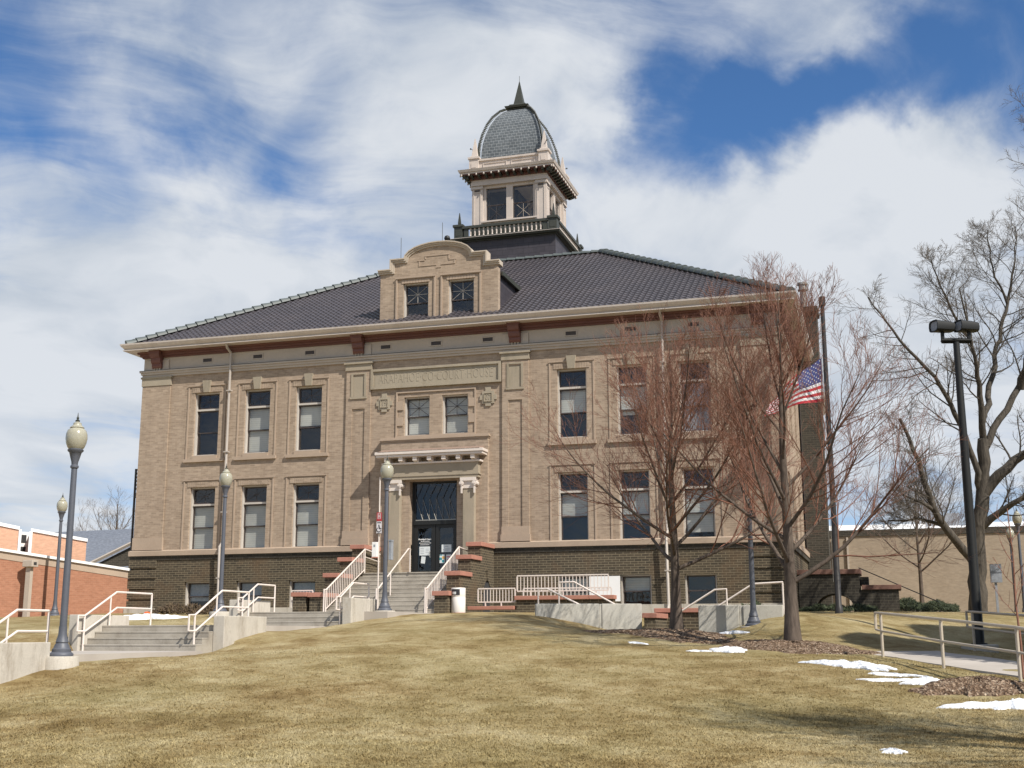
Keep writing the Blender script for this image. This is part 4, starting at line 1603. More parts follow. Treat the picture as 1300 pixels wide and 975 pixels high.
            t = text_mb('Municipal Court', .085, face_front(-.47, yd - .012, .27), .002, 1.0, 'CENTER', .003)
            P('lettering', t, 'white_paint', leaf)
            t = MB()
            rg = random.Random(2)
            for (zz, w_) in ((.19, .17), (.12, .24), (.05, .19)):
                x = -.47 - w_
                while x < -.47 + w_:
                    l = .02 + rg.random() * .05
                    t.box(x, x + l, yd - .012, yd - .010, zz - .012, zz + .012)
                    x += l + .014
            P('small_print', t, 'white_paint', leaf)
        else:
            n = MB().box(.26, .68, yd - .012, yd - .008, -.26, .04)
            n.cur = 1; n.box(.40, .55, yd - .0135, yd - .0122, -.04, -.02)
            n.box(.33, .36, yd - .0135, yd - .0122, -.18, -.14)
            for k in range(3): n.box(.42, .62, yd - .0135, yd - .0122, -.12 - k * .04, -.11 - k * .04)
            P('notice', n, ('paper', 'curtain_grey'), leaf)
            n = MB().box(.16, .40, yd - .012, yd - .008, -.70, -.36)
            n.cur = 1; n.box(.18, .28, yd - .0135, yd - .0122, -.58, -.48); n.box(.28, .38, yd - .0135, yd - .0122, -.68, -.57); n.box(.17, .30, yd - .0135, yd - .0122, -.40, -.365)
            n.cur = 2; n.box(.29, .39, yd - .0138, yd - .0122, -.53, -.43)
            P('notice', n, ('paper', 'poster_teal', 'poster_orange'), leaf)
            n = MB().box(.46, .66, yd - .012, yd - .008, -.66, -.36)
            n.cur = 1; n.box(.48, .64, yd - .0135, yd - .0122, -.48, -.43); n.box(.48, .64, yd - .0135, yd - .0122, -.57, -.54)
            P('notice', n, ('paper', 'poster_pink'), leaf)
    # name panel
    b = MB()
    b.box(-2.88, 2.84, -.06, .01, 6.60, 7.42)
    for (a, c_, z0, z1) in ((-2.9, 2.86, 7.34, 7.44), (-2.9, 2.86, 6.58, 6.66), (-2.9, -2.79, 6.66, 7.34), (2.75, 2.86, 6.66, 7.34)):
        b.box(a, c_, -.13, -.061, z0, z1)
    pn = P('name_panel', b, 'stone')
    t = text_mb('ARAPAHOE·CO·COURT·HOUSE', .56, face_front(-.02, -.062, 7.0), .007, .66, 'CENTER', -.004, 1.08)
    xs = [v[0] for v in t.v]
    k = 5.05 / (max(xs) - min(xs))
    mid = (max(xs) + min(xs)) / 2
    t.v = [((x - mid) * k - .02, y, z) for x, y, z in t.v]
    P('carved_name', t, 'stone', pn)
    # date blocks
    for s, txt in ((-1, '19'), (1, '07')):
        x, z = s * 2.29, 5.97
        b = MB()
        b.box(x - .26, x + .26, -.05, .01, z - .26, z + .26)
        b.box(x - .36, x - .261, -.05, .01, z - .10, z + .10); b.box(x + .261, x + .36, -.05, .01, z - .10, z + .10)
        b.box(x - .12, x + .12, -.05, .01, z + .261, z + .42); b.box(x - .12, x + .12, -.05, .01, z - .36, z - .261)
        for (a, c_) in ((-.18, -.16), (.16, .18)):
            b.box(x + a, x + c_, -.085, -.051, z - .18, z + .18)
        b.box(x - .16, x + .16, -.085, -.051, z + .16, z + .18); b.box(x - .16, x + .16, -.085, -.051, z - .18, z - .16)
        blk = P('date_block', b, 'stone')
        t = text_mb(txt, .30, face_front(x, -.052, z), .012, .82)
        P('numerals', t, 'stone', blk)
    # quoined surround of the two windows above the door
    b = MB()
    for s in (-1, 1):
        b.box(s * 1.76, s * 1.70, -.05, .01, 4.54, 6.42)
        for k in range(2):
            z = 4.98 + k * .66
            b.box(s * 1.44, s * 1.699, -.045, .01, z, z + .36)
    b.box(-1.70, 1.70, -.05, .01, 6.36, 6.42)
    P('window_surround', b, 'tan_trim')


TC = (0.0, 12.4)


def build_tower():
    def side(k):
        return Matrix.Translation((TC[0], TC[1], 0)) @ Matrix.Rotation(rad(90 * k), 4, 'Z')

    def sq(b, h, z0, z1, h1=None):
        h1 = h if h1 is None else h1
        b.hexa([(-h, TC[1] - h, z0), (h, TC[1] - h, z0), (h, TC[1] + h, z0), (-h, TC[1] + h, z0)],
               [(-h1, TC[1] - h1, z1), (h1, TC[1] - h1, z1), (h1, TC[1] + h1, z1), (-h1, TC[1] + h1, z1)])
    b = MB(); sq(b, 2.62, 14.3, 16.08)
    tw = P('tower', b, 'slate')
    b = MB(); sq(b, 2.70, 16.082, 16.14); sq(b, 2.86, 16.142, 16.24, 2.92); sq(b, 2.78, 16.242, 16.30)
    P('balcony_cornice', b, 'copper_dark', tw)
    b = MB(); sq(b, 2.915, 16.2415, 16.262)
    P('flashing', b, 'gutter_paint', tw)
    # balustrade: rails, corner posts with spikes, turned balusters
    b = MB()
    for k in range(4):
        b.M = side(k)
        b.box(-2.3, 2.3, -2.70, -2.54, 16.302, 16.38); b.box(-2.3, 2.3, -2.74, -2.50, 16.80, 16.93)
        b.box(-2.2, -1.98, -2.68, -2.56, 16.381, 16.799); b.box(2.2, 1.98, -2.68, -2.56, 16.381, 16.799)
    b.M = None
    P('balustrade_rail', b, 'copper_dark', tw)
    for sx in (-1, 1):
        for sy in (-1, 1):
            x, y = sx * 2.50, TC[1] + sy * 2.50
            b = MB().box(x - .22, x + .22, y - .22, y + .22, 16.303, 16.92).box(x - .28, x + .28, y - .28, y + .28, 16.921, 17.04)
            b.box(x - .14, x + .14, y - .235, y + .235, 16.45, 16.78)
            b.lathe([(.2, 17.041), (.09, 17.12), (.1, 17.2), (.02, 17.75)], (x, y, 0), 4, rad(45))
            P('corner_post', b, 'copper_dark', tw)
    base = None
    prof = [(.05, 0), (.05, .04), (.03, .07), (.045, .17), (.055, .24), (.03, .33), (.05, .38), (.05, .418)]
    for k in range(4):
        Mx = side(k)
        for i in range(17):
            x = -1.86 + i * .2325
            p = Mx @ Vector((x, -2.62, 16.381))
            if base is None:
                bb = MB().lathe(prof, (0, 0, 0), 8)
                me_o = P('baluster', bb, 'tower_paint', tw, smooth=True)
                me = me_o.data
                # shared mesh lies at its own origin
                off = ORIG[house.name]
                for v in me.vertices: v.co += off
                base = me_o
                o = me_o
            else:
                o = base.copy(); COL.objects.link(o); o.parent = tw
            o.location = p - ORIG[house.name]
    b = MB(); sq(b, 2.06, 16.301, 16.98)
    P('belfry_base', b, 'copper_dark', tw)
    # belfry: corner piers, openings
    b = MB()
    h = 2.0
    for k in range(4):
        b.M = side(k)
        # front of each corner pier and window wall
        b.box(-h, -1.42, -h, -h + .55, 16.30, 19.30) if k % 2 == 0 else b.box(-h + .551, -1.42, -h, -h + .5, 16.30, 19.30)
        b.box(1.42, h, -h, -h + .55, 16.30, 19.30) if k % 2 == 0 else b.box(1.42, h - .551, -h, -h + .5, 16.30, 19.30)
        b.box(-1.42, -1.27, -h + .12, -h + .4, 17.36, 19.30); b.box(1.27, 1.42, -h + .12, -h + .4, 17.36, 19.30)
        b.box(-.17, .17, -h + .10, -h + .42, 17.36, 19.30)
        b.box(-1.42, 1.42, -h + .10, -h + .45, 16.30, 17.36)
        b.box(-1.27, -.17, -h + .12, -h + .4, 19.16, 19.30); b.box(.17, 1.27, -h + .12, -h + .4, 19.16, 19.30)
        # raised panel strips on the piers
        for s in (-1, 1):
            for (a, c_) in ((1.50, 1.55), (1.87, 1.92)):
                b.box(s * a, s * c_, -h - .03, -h - .001, 17.2, 18.95)
            b.box(s * 1.551, s * 1.869, -h - .03, -h - .001, 18.90, 18.95)
            b.box(s * 1.40, s * (h + .05), -h - .06, -h - .0315, 19.12, 19.24)
    b.M = None
    P('belfry', b, 'tower_paint', tw)
    b = MB()
    for k in range(4):
        b.M = side(k)
        for s in (-1, 1):
            b.box(s * 1.56, s * 1.86, -h - .035, -h - .031, 18.99, 19.08)
    P('pier_slot', b, 'sash_dark', tw)
    b = MB()
    for k in range(4):
        b.M = side(k)
        b.box(-1.5, 1.5, -h - .04, -h + .099, 17.28, 17.36)
    P('belfry_sill', b, 'tower_paint', tw)
    for k in range(4):
        for s in (-1, 1):
            f = MB(); f.M = side(k)
            x0, x1 = sorted((s * .17, s * 1.27))
            y = -h + .2
            for (z0, z1) in ((17.38, 18.26), (18.24, 19.15)):
                f.box(x0, x0 + .05, y, y + .05, z0, z1); f.box(x1 - .05, x1, y, y + .05, z0, z1)
                f.box(x0 + .05, x1 - .05, y, y + .05, z0, z0 + .05); f.box(x0 + .05, x1 - .05, y, y + .05, z1 - .05, z1)
                y += .055
            P('belfry_window', f, 'sash_dark', tw)
            g = MB(); g.M = side(k)
            y = -h + .23
            g.quad((x0, y, 17.4), (x1, y, 17.4), (x1, y, 19.13), (x0, y, 19.13))
            P('pane', g, 'glass', tw)
            t = MB(); t.M = side(k)
            xm, ya = (x0 + x1) / 2, -h + .185
            for a in range(4):
                q = math.pi * a / 4
                L = .40 if a % 2 == 0 else .5
                if a == 0: continue
                t.tube([(xm - L * math.cos(q), ya, 17.82 - L * .9 * math.sin(q)), (xm + L * math.cos(q), ya, 17.82 + L * .9 * math.sin(q))], .008, 4)
            P('window_lattice', t, 'frieze_white' if (k == 0 and s > 0) else 'sash_dark', tw)
    # dark core so the belfry is not see-through everywhere, opening kept at the right window
    b = MB()
    b.box(-1.4, .15, TC[1] - .9, TC[1] + .9, 16.3, 19.3)
    P('bell_room', b, 'interior', tw)
    # entablature and wide bracketed cornice
    b = MB(); sq(b, 2.06, 19.302, 19.50); sq(b, 2.02, 19.502, 19.62)
    P('belfry_entablature', b, 'tower_paint', tw)
    b = MB(); sq(b, 2.46, 19.80, 19.84)
    sq(b, 2.10, 19.622, 19.80)
    P('cornice_soffit', b, 'red_brown_paint', tw)
    b = MB(); sq(b, 2.50, 19.842, 19.93); sq(b, 2.55, 19.932, 20.06, 2.60); sq(b, 2.45, 20.062, 20.10)
    P('cornice', b, 'tower_paint', tw)
    proto = {}
    off = ORIG[house.name]
    for k in range(4):
        for i in range(13):
            for key in ('bracket', 'drop'):
                x = (-2.28 + i * .38) if key == 'bracket' else (-2.42 + i * .4033)
                if key not in proto:
                    m = MB()
                    if key == 'bracket': m.prism_x([(-2.44, 19.80), (-2.101, 19.80), (-2.101, 19.63), (-2.2, 19.64), (-2.40, 19.70)], -.055, .055)
                    else: m.lathe([(.03, .0), (.045, .04), (.035, .10)], (0, -2.50, 19.735), 6)
                    o = P('cornice_' + key, m, 'copper_dark' if key == 'bracket' else 'tower_paint', tw)
                    for v in o.data.vertices: v.co += off
                    proto[key] = o
                else:
                    o = proto[key].copy(); COL.objects.link(o); o.parent = tw
                Mx = side(k) @ Matrix.Translation((x, 0, 0))
                o.location = Mx.translation - off
                o.rotation_euler = (0, 0, rad(90 * k))
    # attic with panels and corner pinnacles
    b = MB(); sq(b, 1.98, 20.102, 20.66); sq(b, 2.06, 20.662, 20.76)
    for k in range(4):
        b.M = side(k)
        for s in (-1, 1):
            b.box(s * .12, s * 1.40, -2.02, -1.981, 20.26, 20.29); b.box(s * .12, s * 1.40, -2.02, -1.981, 20.50, 20.53)
            b.box(s * .12, s * .15, -2.02, -1.981, 20.29, 20.50); b.box(s * 1.37, s * 1.40, -2.02, -1.981, 20.29, 20.50)
    b.M = None
    P('attic', b, 'tower_paint', tw)
    for sx in (-1, 1):
        for sy in (-1, 1):
            x, y = sx * 1.88, TC[1] + sy * 1.88
            b = MB().box(x - .25, x + .25, y - .25, y + .25, 20.103, 20.78).box(x - .31, x + .31, y - .31, y + .31, 20.781, 20.88)
            b.box(x - .13, x + .13, y - .27, y + .27, 20.3, 20.55)
            b.lathe([(.30, 20.881), (.27, 20.98), (.21, 21.0), (.16, 21.3), (.03, 21.98)], (x, y, 0), 4, rad(45))
            P('pinnacle', b, 'tower_paint', tw)
    # square convex dome
    b = MB()
    prof = [(1.63, 20.76), (1.63, 20.95), (1.62, 21.3), (1.575, 21.75), (1.46, 22.3), (1.27, 22.9), (1.03, 23.4), (.72, 23.82), (.47, 24.02)]
    dense = []
    for (a, c_) in zip(prof[:-1], prof[1:]):
        dense += [(a[0] + (c_[0] - a[0]) * t / 3, a[1] + (c_[1] - a[1]) * t / 3) for t in range(3)]
    dense.append(prof[-1])
    for i in range(len(dense) - 1):
        sq(b, dense[i][0], dense[i][1], dense[i + 1][1], dense[i + 1][0])
    P('dome', b, 'dome_shingle', tw)
    # crocketed ribs on the four hips
    for sx in (-1, 1):
        for sy in (-1, 1):
            b = MB()
            pts = [(sx * (r + .11), TC[1] + sy * (r + .11), z + .03) for r, z in dense]
            b.tube(pts, .032, 6)
            for i in range(1, len(pts)):
                for t in (0, .5):
                    p = Vector(pts[i - 1]).lerp(Vector(pts[i]), t)
                    d = Vector((sx, sy, .25)).normalized()
                    b.tube([p - d * .10, p + d * .08], [.02, .04], 5)
            p = Vector(pts[5]); d = Vector((sx, sy, .5)).normalized()
            b.tube([p, p + d * .5], .018, 4)
            b.lathe([(.01, -.05), (.05, 0), (.01, .05)], tuple(p + d * .5), 6)
            P('dome_rib', b, 'copper_dark', tw)
    b = MB(); sq(b, .50, 24.022, 24.10); sq(b, .62, 24.102, 24.20, .66); sq(b, .52, 24.202, 24.36, .44)
    P('dome_cap', b, 'copper_dark', tw)
    b = MB(); sq(b, .29, 24.362, 24.5, .25); sq(b, .25, 24.502, 25.82, .015)
    b.tube([(0, TC[1], 25.7), (0, TC[1], 26.15)], .012, 4)
    P('spire', b, 'copper_dark', tw)


build_walls()
build_entablature()
build_roof()
build_dormer()
build_entrance()
build_tower()

# ------------------------------------------------------------------ entrance stairs
def build_stairs():
    t = thing('entrance_stairs', 'broad concrete entrance stairs between stepped dark brick side walls with red copings', 'stairs', (-.1, -3, -2.8))
    b = MB()
    x0, x1 = -2.30, 2.05
    b.box(x0, x1, -1.9, -.205, -2.9, -1.195); b.box(x0, x1, -1.93, -.205, -1.194, -1.15)
    n, rise, tread = 10, .165, .385
    for i in range(n - 1):
        z = -2.8 + (i + 1) * rise
        y0 = -1.9 - (n - 1 - i) * tread
        b.box(x0, x1, y0, -1.9, z - rise + .001, z - .046) if i else b.box(x0, x1, y0, -1.9, -3.2, z - .046)
        b.box(x0, x1, y0 - .008, y0 + tread + (.0), z - .045, z)
    b.build('steps', M['steps_concrete'], t, bevel=.006)
    for s, (a, c) in ((1, (2.055, 2.56)), (-1, (-2.80, -2.305))):
        blocks = [(-1.80, -.10, -.20), (-2.95, -1.801, -.76), (-4.20, -2.951, -1.42), (-5.45, -4.201, -2.18)]
        b = MB()
        for (y0, y1, zt) in blocks:
            b.box(a, c, y0, y1, -3.3, zt)
        w = b.build('side_wall', M['dark_brick'], t)
        for (y0, y1, zt) in blocks:
            m = MB().box(a - .07, c + .07, y0 - .08, min(y1 + .02, -.205), zt + .002, zt + .165)
            m.build('coping', M['coping_red'], w, bevel=.012)
        # arched opening under the landing
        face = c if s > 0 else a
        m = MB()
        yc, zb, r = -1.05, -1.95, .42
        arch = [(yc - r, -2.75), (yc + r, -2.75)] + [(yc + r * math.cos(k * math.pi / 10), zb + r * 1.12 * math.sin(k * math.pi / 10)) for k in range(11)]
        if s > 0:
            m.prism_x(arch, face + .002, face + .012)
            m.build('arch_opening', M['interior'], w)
            m = MB()
            for k in range(10):
                q0, q1 = k * math.pi / 10, (k + 1) * math.pi / 10
                pl = [(yc + rr * math.cos(q), zb + rr * 1.12 * math.sin(q)) for rr, q in ((r, q0), (r + .16, q0), (r + .16, q1), (r, q1))]
                m.prism_x(pl, face + .002, face + .035)
            m.box(face + .002, face + .09, yc - .10, yc + .10, zb + .48, zb + .86)
            m.build('arch_ring', M['dark_brick'], w)


build_stairs()


# ------------------------------------------------------------------ railings
def polyrail(root, pts, w, name='rail', mat='rail_paint'):
    b = MB().tube(pts, w, 8)
    return b.build(name, M[mat], root, smooth=True)


def post(root, p, z1, w, mat='rail_paint', name='post'):
    b = MB().tube([p, (p[0], p[1], z1)], w, 8)
    return b.build(name, M[mat], root, smooth=True)


def stair_railing(label, x, lower_extra=True):
    yT, yB = -2.0, -5.55
    t = thing('stair_railing', label, 'railing', (x, yB, -2.8), 'railings of the entrance stairs')
    zt, zb = -1.15, -2.8
    top = [(x, yB - .05, zb + .88), (x, yB + .12, zb + .88), (x, yT, zt + .92), (x, -.5, zt + .80)]
    polyrail(t, top, .030, 'handrail')
    polyrail(t, [(x, yB + .12, zb + .18), (x, yT, zt + .12)], .018, 'lower_rail')
    post(t, (x, yB - .05, zb), zb + .88, .028)
    post(t, (x, yB + .12, zb), zb + .88, .028)
    post(t, (x, yT, zt), zt + .92, .028)
    polyrail(t, [(x, yT, zt + .62), (x, -.5, zt + .50)], .018, 'upper_rail')
    n = 22
    for i in range(1, n):
        q = i / n
        y = yB + .12 + (yT - yB - .12) * q
        z = zb + (zt - zb) * q
        b = MB().box(x - .011, x + .011, y - .011, y + .011, z + .15, z + .90)
        b.build('picket', M['rail_paint'], t)


stair_railing('cream picketed stair railing on the left side of the entrance stairs', -2.16)
stair_railing('cream picketed stair railing on the right side of the entrance stairs beside the litter bin', 1.76)

t = thing('middle_handrail', 'plain cream handrail with two posts in the middle of the entrance stairs', 'handrail', (-.26, -4, -2.8))
polyrail(t, [(-.30, -5.15, -2.8), (-.30, -5.15, -1.9), (-.30, -5.0, -1.9), (-.26, -2.15, -.26), (-.26, -1.98, -.26), (-.26, -1.98, -1.15)], .026, 'handrail')
post(t, (-.27, -3.9, -2.1), -1.25, .024)


def flight_rail(label, x, y0, zl, y1, zh, y2, wall_top=None, group='handrails on the concrete walls'):
    """two-rail handrail that climbs a short flight and runs level to a post"""
    t = thing('handrail', label, 'handrail', (x, y0, zl), group)
    r = .027
    h = .90
    polyrail(t, [(x, y0 - .28, zl + h - .40), (x, y0 - .28, zl + h), (x, y0, zl + h), (x, y1, zh + h), (x, y2, zh + h)], r, 'top_rail')
    polyrail(t, [(x, y0 - .28, zl + h - .40), (x, y0 + .05, zl + h - .40), (x, y1 + .05, zh + h - .42), (x, y2, zh + h - .42)], r * .9, 'lower_rail')
    post(t, (x, y0, zl - .05), zl + h, r)
    post(t, (x, y2, (wall_top if wall_top is not None else zh)), zh + h, r)
    ym = (y0 + y1) / 2
    post(t, (x, y1 - .25, zh - .25), zh + h - .12, r * .8)


flight_rail('cream two rail handrail left of the worn steps, before the dark corner of the courthouse', -2.80, -18.65, -3.92, -17.3, -3.265, -15.6, -3.265)
flight_rail('cream two rail handrail on the stained concrete wall right of the nearer short flight', .42, -18.55, -3.92, -17.25, -3.265, -15.8, -3.03)
flight_rail('cream two rail handrail left of the farther brown steps, before a basement window', -2.30, -11.25, -3.265, -10.3, -2.8, -9.1, -2.8)
flight_rail('cream two rail handrail right of the farther brown steps, by the red signed lamp', 1.08, -11.2, -3.265, -10.25, -2.8, -9.0, -2.8)
flight_rail('cream two rail handrail cut by the left edge of the picture', .62, -26.9, -4.585, -25.6, -3.92, -24.6, -3.92)


# ------------------------------------------------------------------ concrete walls
def cwall(label, x0, x1, y0, y1, top, bottom, mat='concrete', joint=None, group='low concrete walls'):
    b = MB()
    if joint is None:
        b.box(x0, x1, y0, y1, bottom, top)
    else:
        ax, j = joint
        if ax == 'x':
            b.box(x0, j - .06, y0, y1, bottom, top); b.box(j + .06, x1, y0, y1, bottom, top)
            b.box(j - .059, j + .059, y0 + .04, y1 - .04, bottom, top - .01)
        else:
            b.box(x0, x1, y0, j - .05, bottom, top); b.box(x0, x1, j + .05, y1, bottom, top)
            b.box(x0 + .04, x1 - .04, j - .049, j + .049, bottom, top - .01)
    o = b.build('concrete_wall', M[mat], None, bevel=.015)
    return tag(o, label, 'wall', group)


cwall('low stained concrete wall cut by the left picture edge beside the nearest lamp', .76, 1.06, -28.2, -25.05, -3.66, -5.2)
cwall('short stained concrete wall left of the nearer short flight of steps', -3.2, -2.89, -18.75, -16.5, -2.99, -4.4)
cwall('stained concrete wall right of the nearer short flight, with the lawn banked against it', .55, .87, -17.85, -15.55, -3.03, -4.4)
cwall('small concrete wall left of the farther brown steps, under the basement window', -2.72, -2.39, -11.35, -9.2, -2.42, -3.7)
cwall('small pale concrete wall right of the farther brown steps, beside the red signed lamp', 1.20, 1.50, -11.3, -9.1, -2.40, -3.6, 'concrete', ('y', -9.75))
def slanted_wall():
    a, c = Vector((7.05, -9.90, 0)), Vector((10.12, -8.72, 0))
    d = (c - a).normalized(); n = Vector((-d.y, d.x, 0))
    b = MB()
    L_ = (c - a).length

    def seg(s0, s1, i0, i1, top):
        p = [a + d * s0 + n * i0, a + d * s1 + n * i0, a + d * s1 + n * i1, a + d * s0 + n * i1]
        b.hexa([(q.x, q.y, -4.2) for q in p], [(q.x, q.y, top) for q in p])
    m = L_ * .61
    seg(0, m - .04, 0, .3, -2.60); seg(m + .04, L_, 0, .3, -2.60); seg(m - .039, m + .039, .03, .27, -2.61)
    o = b.build('concrete_wall', M['concrete_clean'], None, bevel=.015)
    tag(o, 'long pale concrete wall left of the gap to the sunken court', 'wall', 'low concrete walls')


slanted_wall()
cwall('pale concrete wall right of the gap to the sunken court, behind a lamp base', 12.25, 14.6, -11.35, -11.05, -2.73, -4.4, 'concrete_clean', ('x', 13.45))


# ------------------------------------------------------------------ sunken court, ramp
def court():
    b = MB()
    b.box(6.95, 14.0, -8.4, -6.4, -4.2, -3.72)
    for i in range(5):
        b.box(7.4 + i * .5, 7.9 + i * .5, -8.38, -7.7, -4.1, -2.9 - i * .16)
        b.box(13.9 - i * .42, 14.3 - i * .42, -10.9, -8.6, -4.1, -2.95 - i * .15)
    o = b.build('sunken_court', M['steps_concrete'])
    o['kind'] = 'structure'
    t = thing('court_wall', 'dark brick retaining wall with red coping in the gap between two pale concrete walls', 'wall', (11, -7.4, -3.7))
    b = MB().box(10.35, 14.2, -7.55, -7.2, -3.8, -2.86).box(10.35, 10.7, -9.6, -7.551, -3.8, -3.05)
    b.build('brickwork', M['dark_brick'], t)
    b = MB().box(10.3, 14.2, -7.62, -7.15, -2.858, -2.72).box(10.30, 10.75, -9.65, -7.63, -3.048, -2.90)
    b.build('coping', M['coping_red'], t, bevel=.012)
    t = thing('handrail', 'short cream handrail rising rightward in front of the dark basement window behind the left tree', 'handrail', (12, -9.0, -3.0), 'handrails of the sunken court')
    polyrail(t, [(11.25, -9.2, -2.95), (12.45, -9.2, -2.22), (12.8, -9.2, -2.20), (12.8, -9.2, -2.95)], .03, 'rail')
    post(t, (11.35, -9.2, -3.7), -2.9, .028)
    t = thing('handrail', 'cream handrail rising to the right towards the lamp post without a globe', 'handrail', (13, -7.9, -3.0), 'handrails of the sunken court')
    polyrail(t, [(12.3, -8.2, -2.75), (13.5, -8.2, -2.02), (14.4, -8.2, -1.98)], .03, 'rail')
    post(t, (14.38, -8.2, -2.95), -1.99, .028)
    t = thing('handrail', 'cream handrail falling to the right over the left end of the long pale wall', 'handrail', (7.3, -9.8, -2.9), 'handrails of the sunken court')
    polyrail(t, [(6.86, -8.95, -2.9), (6.86, -8.95, -2.12), (7.16, -8.95, -2.12), (8.4, -8.95, -2.72)], .03, 'rail')
    t = thing('handrail', 'cream handrail falling to the right above the middle of the long pale wall', 'handrail', (7.9, -9.0, -2.9), 'handrails of the sunken court')
    polyrail(t, [(7.42, -8.5, -3.0), (7.42, -8.5, -1.9), (7.92, -8.5, -1.9), (9.5, -8.5, -2.76)], .03, 'rail')
    # ramp wall with picket railing above
    t = thing('ramp_wall', 'low dark brick wall with red coping carrying the long picket railing', 'wall', (6.5, -4, -2.8))
    b = MB().box(4.72, 8.25, -4.2, -3.85, -3.4, -2.325)
    b.build('brickwork', M['dark_brick'], t)
    for k in range(4):
        b = MB().box(4.66 + k * .91, 4.66 + k * .91 + .9, -4.28, -3.8, -2.322, -2.18)
        b.build('coping', M['coping_red'], t, bevel=.012)
    b = MB().box(4.7, 8.2, -3.845, -.3, -3.4, -2.45)
    b.build('ramp_floor', M['walk_concrete'], t)
    t = thing('picket_railing', 'long cream picket railing on the red coping in front of a basement window', 'railing', (6.5, -4, -2.1))

    def pickets(t, x0, x1, y, z0, z1, step, foot):
        b = MB().box(x0, x1, y - .022, y + .022, z1 - .045, z1); b.build('top_rail', M['rail_paint'], t)
        b = MB().box(x0, x1, y - .02, y + .02, z0, z0 + .04); b.build('bottom_rail', M['rail_paint'], t)
        n = int((x1 - x0) / step)
        for i in range(n + 1):
            x = x0 + (x1 - x0) * i / n
            e = .022 if i in (0, n) else .012
            b = MB().box(x - e, x + e, y - e * .9, y + e * .9, z0 + .0405, z1 - .0455)
            b.build('picket', M['rail_paint'], t)
        for fx in foot:
            b = MB().box(fx - .02, fx + .02, y - .018, y + .018, z0 - .14, z0 - .0005); b.build('foot', M['rail_paint'], t)
    pickets(t, 4.70, 8.05, -4.03, -2.03, -1.44, .128, (5.2, 6.4, 7.6))
    t = thing('picket_railing', 'plainer picket railing close to the wall behind the long picket railing', 'railing', (6.5, -2.9, -2.4))
    pickets(t, 4.6, 7.9, -2.9, -2.40, -1.85, .15, (5.2, 7.2))
    t = thing('picket_railing', 'short cream picket railing in front of the arched opening beside the litter bin', 'railing', (4, -4, -2.5))
    pickets(t, 3.22, 4.62, -4.03, -2.40, -1.88, .115, (3.5, 4.1))
    b = MB().box(2.9, 4.65, -4.3, -3.8, -2.66, -2.53)
    o = b.build('coping_slab', M['coping_red'], None, bevel=.012)
    tag(o, 'low red coping slab under the short picket railing by the arched opening', 'coping')
    t = thing('picket_railing', 'small cream picket railing left of the entrance stairs, in front of a basement window', 'railing', (-3.6, -5, -2.5))
    pickets(t, -3.75, -2.9, -5.0, -2.35, -1.90, .12, (-3.7, -3.0))
    t = thing('brick_pier', 'low dark brick pier with red copings at the left foot of the entrance stairs', 'pier', (-3.2, -5.2, -2.8))
    MB().box(-3.45, -2.95, -5.5, -5.1, -3.2, -2.16).build('brickwork', M['dark_brick'], t)
    MB().box(-3.52, -2.88, -5.56, -5.03, -2.158, -2.0).build('coping', M['coping_red'], t, bevel=.012)
    MB().box(-4.1, -3.52, -5.4, -5.0, -2.9, -2.72).build('low_coping', M['coping_red'], t, bevel=.012)
    b = MB().prism_x([(-.40, -2.3), (-.36, -2.3), (-.36, -1.35), (-.40, -1.35)], 6.5, 7.7)
    o = b.build('white_board', M['white_paint'], None)
    tag(o, 'white board leaning behind the long picket railing at the basement window', 'board')


court()


# ------------------------------------------------------------------ street lamps
def make_lamp():
    t = thing('street_lamp', '', 'street lamp', (0, 0, 0), 'acorn street lamps')
    ORIG[t.name] = Vector((0, 0, 0))
    MB().lathe([(.36, -.55), (.36, -.05), (.34, 0)], n=24).build('pedestal', M['concrete'], t, smooth=True)
    MB().lathe([(.235, .001), (.24, .035), (.225, .06), (.19, .085), (.19, .14), (.16, .17), (.145, .22), (.12, .26), (.13, .285), (.12, .31), (.10, .38), (.085, .45), (.082, .60)], n=20).build('base', M['lamp_pole'], t, smooth=True)
    MB().lathe([(.074, .58), (.070, 1.8), (.060, 3.88), (.058, 3.9)], n=16).build('pole', M['lamp_pole'], t, smooth=True)
    MB().lathe([(.060, 3.86), (.085, 3.88), (.085, 3.92), (.065, 3.94), (.07, 4.0), (.105, 4.12), (.125, 4.20), (.16, 4.23), (.165, 4.26), (.14, 4.28)], n=20).build('capital', M['lamp_pole'], t, smooth=True)
    g = MB().lathe([(.13, 4.262), (.17, 4.31), (.205, 4.40), (.222, 4.50), (.215, 4.60), (.185, 4.68), (.135, 4.72), (.15, 4.735), (.10, 4.78), (.085, 4.80), (.085, 4.83), (.03, 4.87)], n=32)
    gl = g.build('globe', M['globe'], t, smooth=True)
    MB().lathe([(.04, 4.86), (.05, 4.89), (.02, 4.91), (.028, 4.95), (.014, 4.97), (.004, 5.06)], n=10).build('finial', M['copper_dark'], gl, smooth=True)
    return t


lamp0 = make_lamp()
lamps = [
    (1.17, -24.84, -3.94, 'acorn lamp nearest the camera, tallest in the picture at the left lawn edge'),
    (-15.2, -3.5, -2.77, 'acorn lamp in front of the orange red brick wall at the far left'),
    (-4.24, -9.28, -2.75, 'acorn lamp in front of the white downspout left of the entrance'),
    (1.90, -9.60, -2.77, 'acorn lamp carrying a small red and white sign in front of the entrance stairs'),
    (23.42, 14.75, -2.80, 'acorn lamp at the right picture edge before the tan wall, larger globe of the two'),
    (24.05, 25.6, -2.70, 'farther acorn lamp with the smaller globe near the right edge before the tan wall'),
]
for i, (x, y, z, lab) in enumerate(lamps):
    if i == 0:
        lamp0.location = (x, y, z); lamp0['label'] = lab
    else:
        dup(lamp0, (x, y, z), lab)

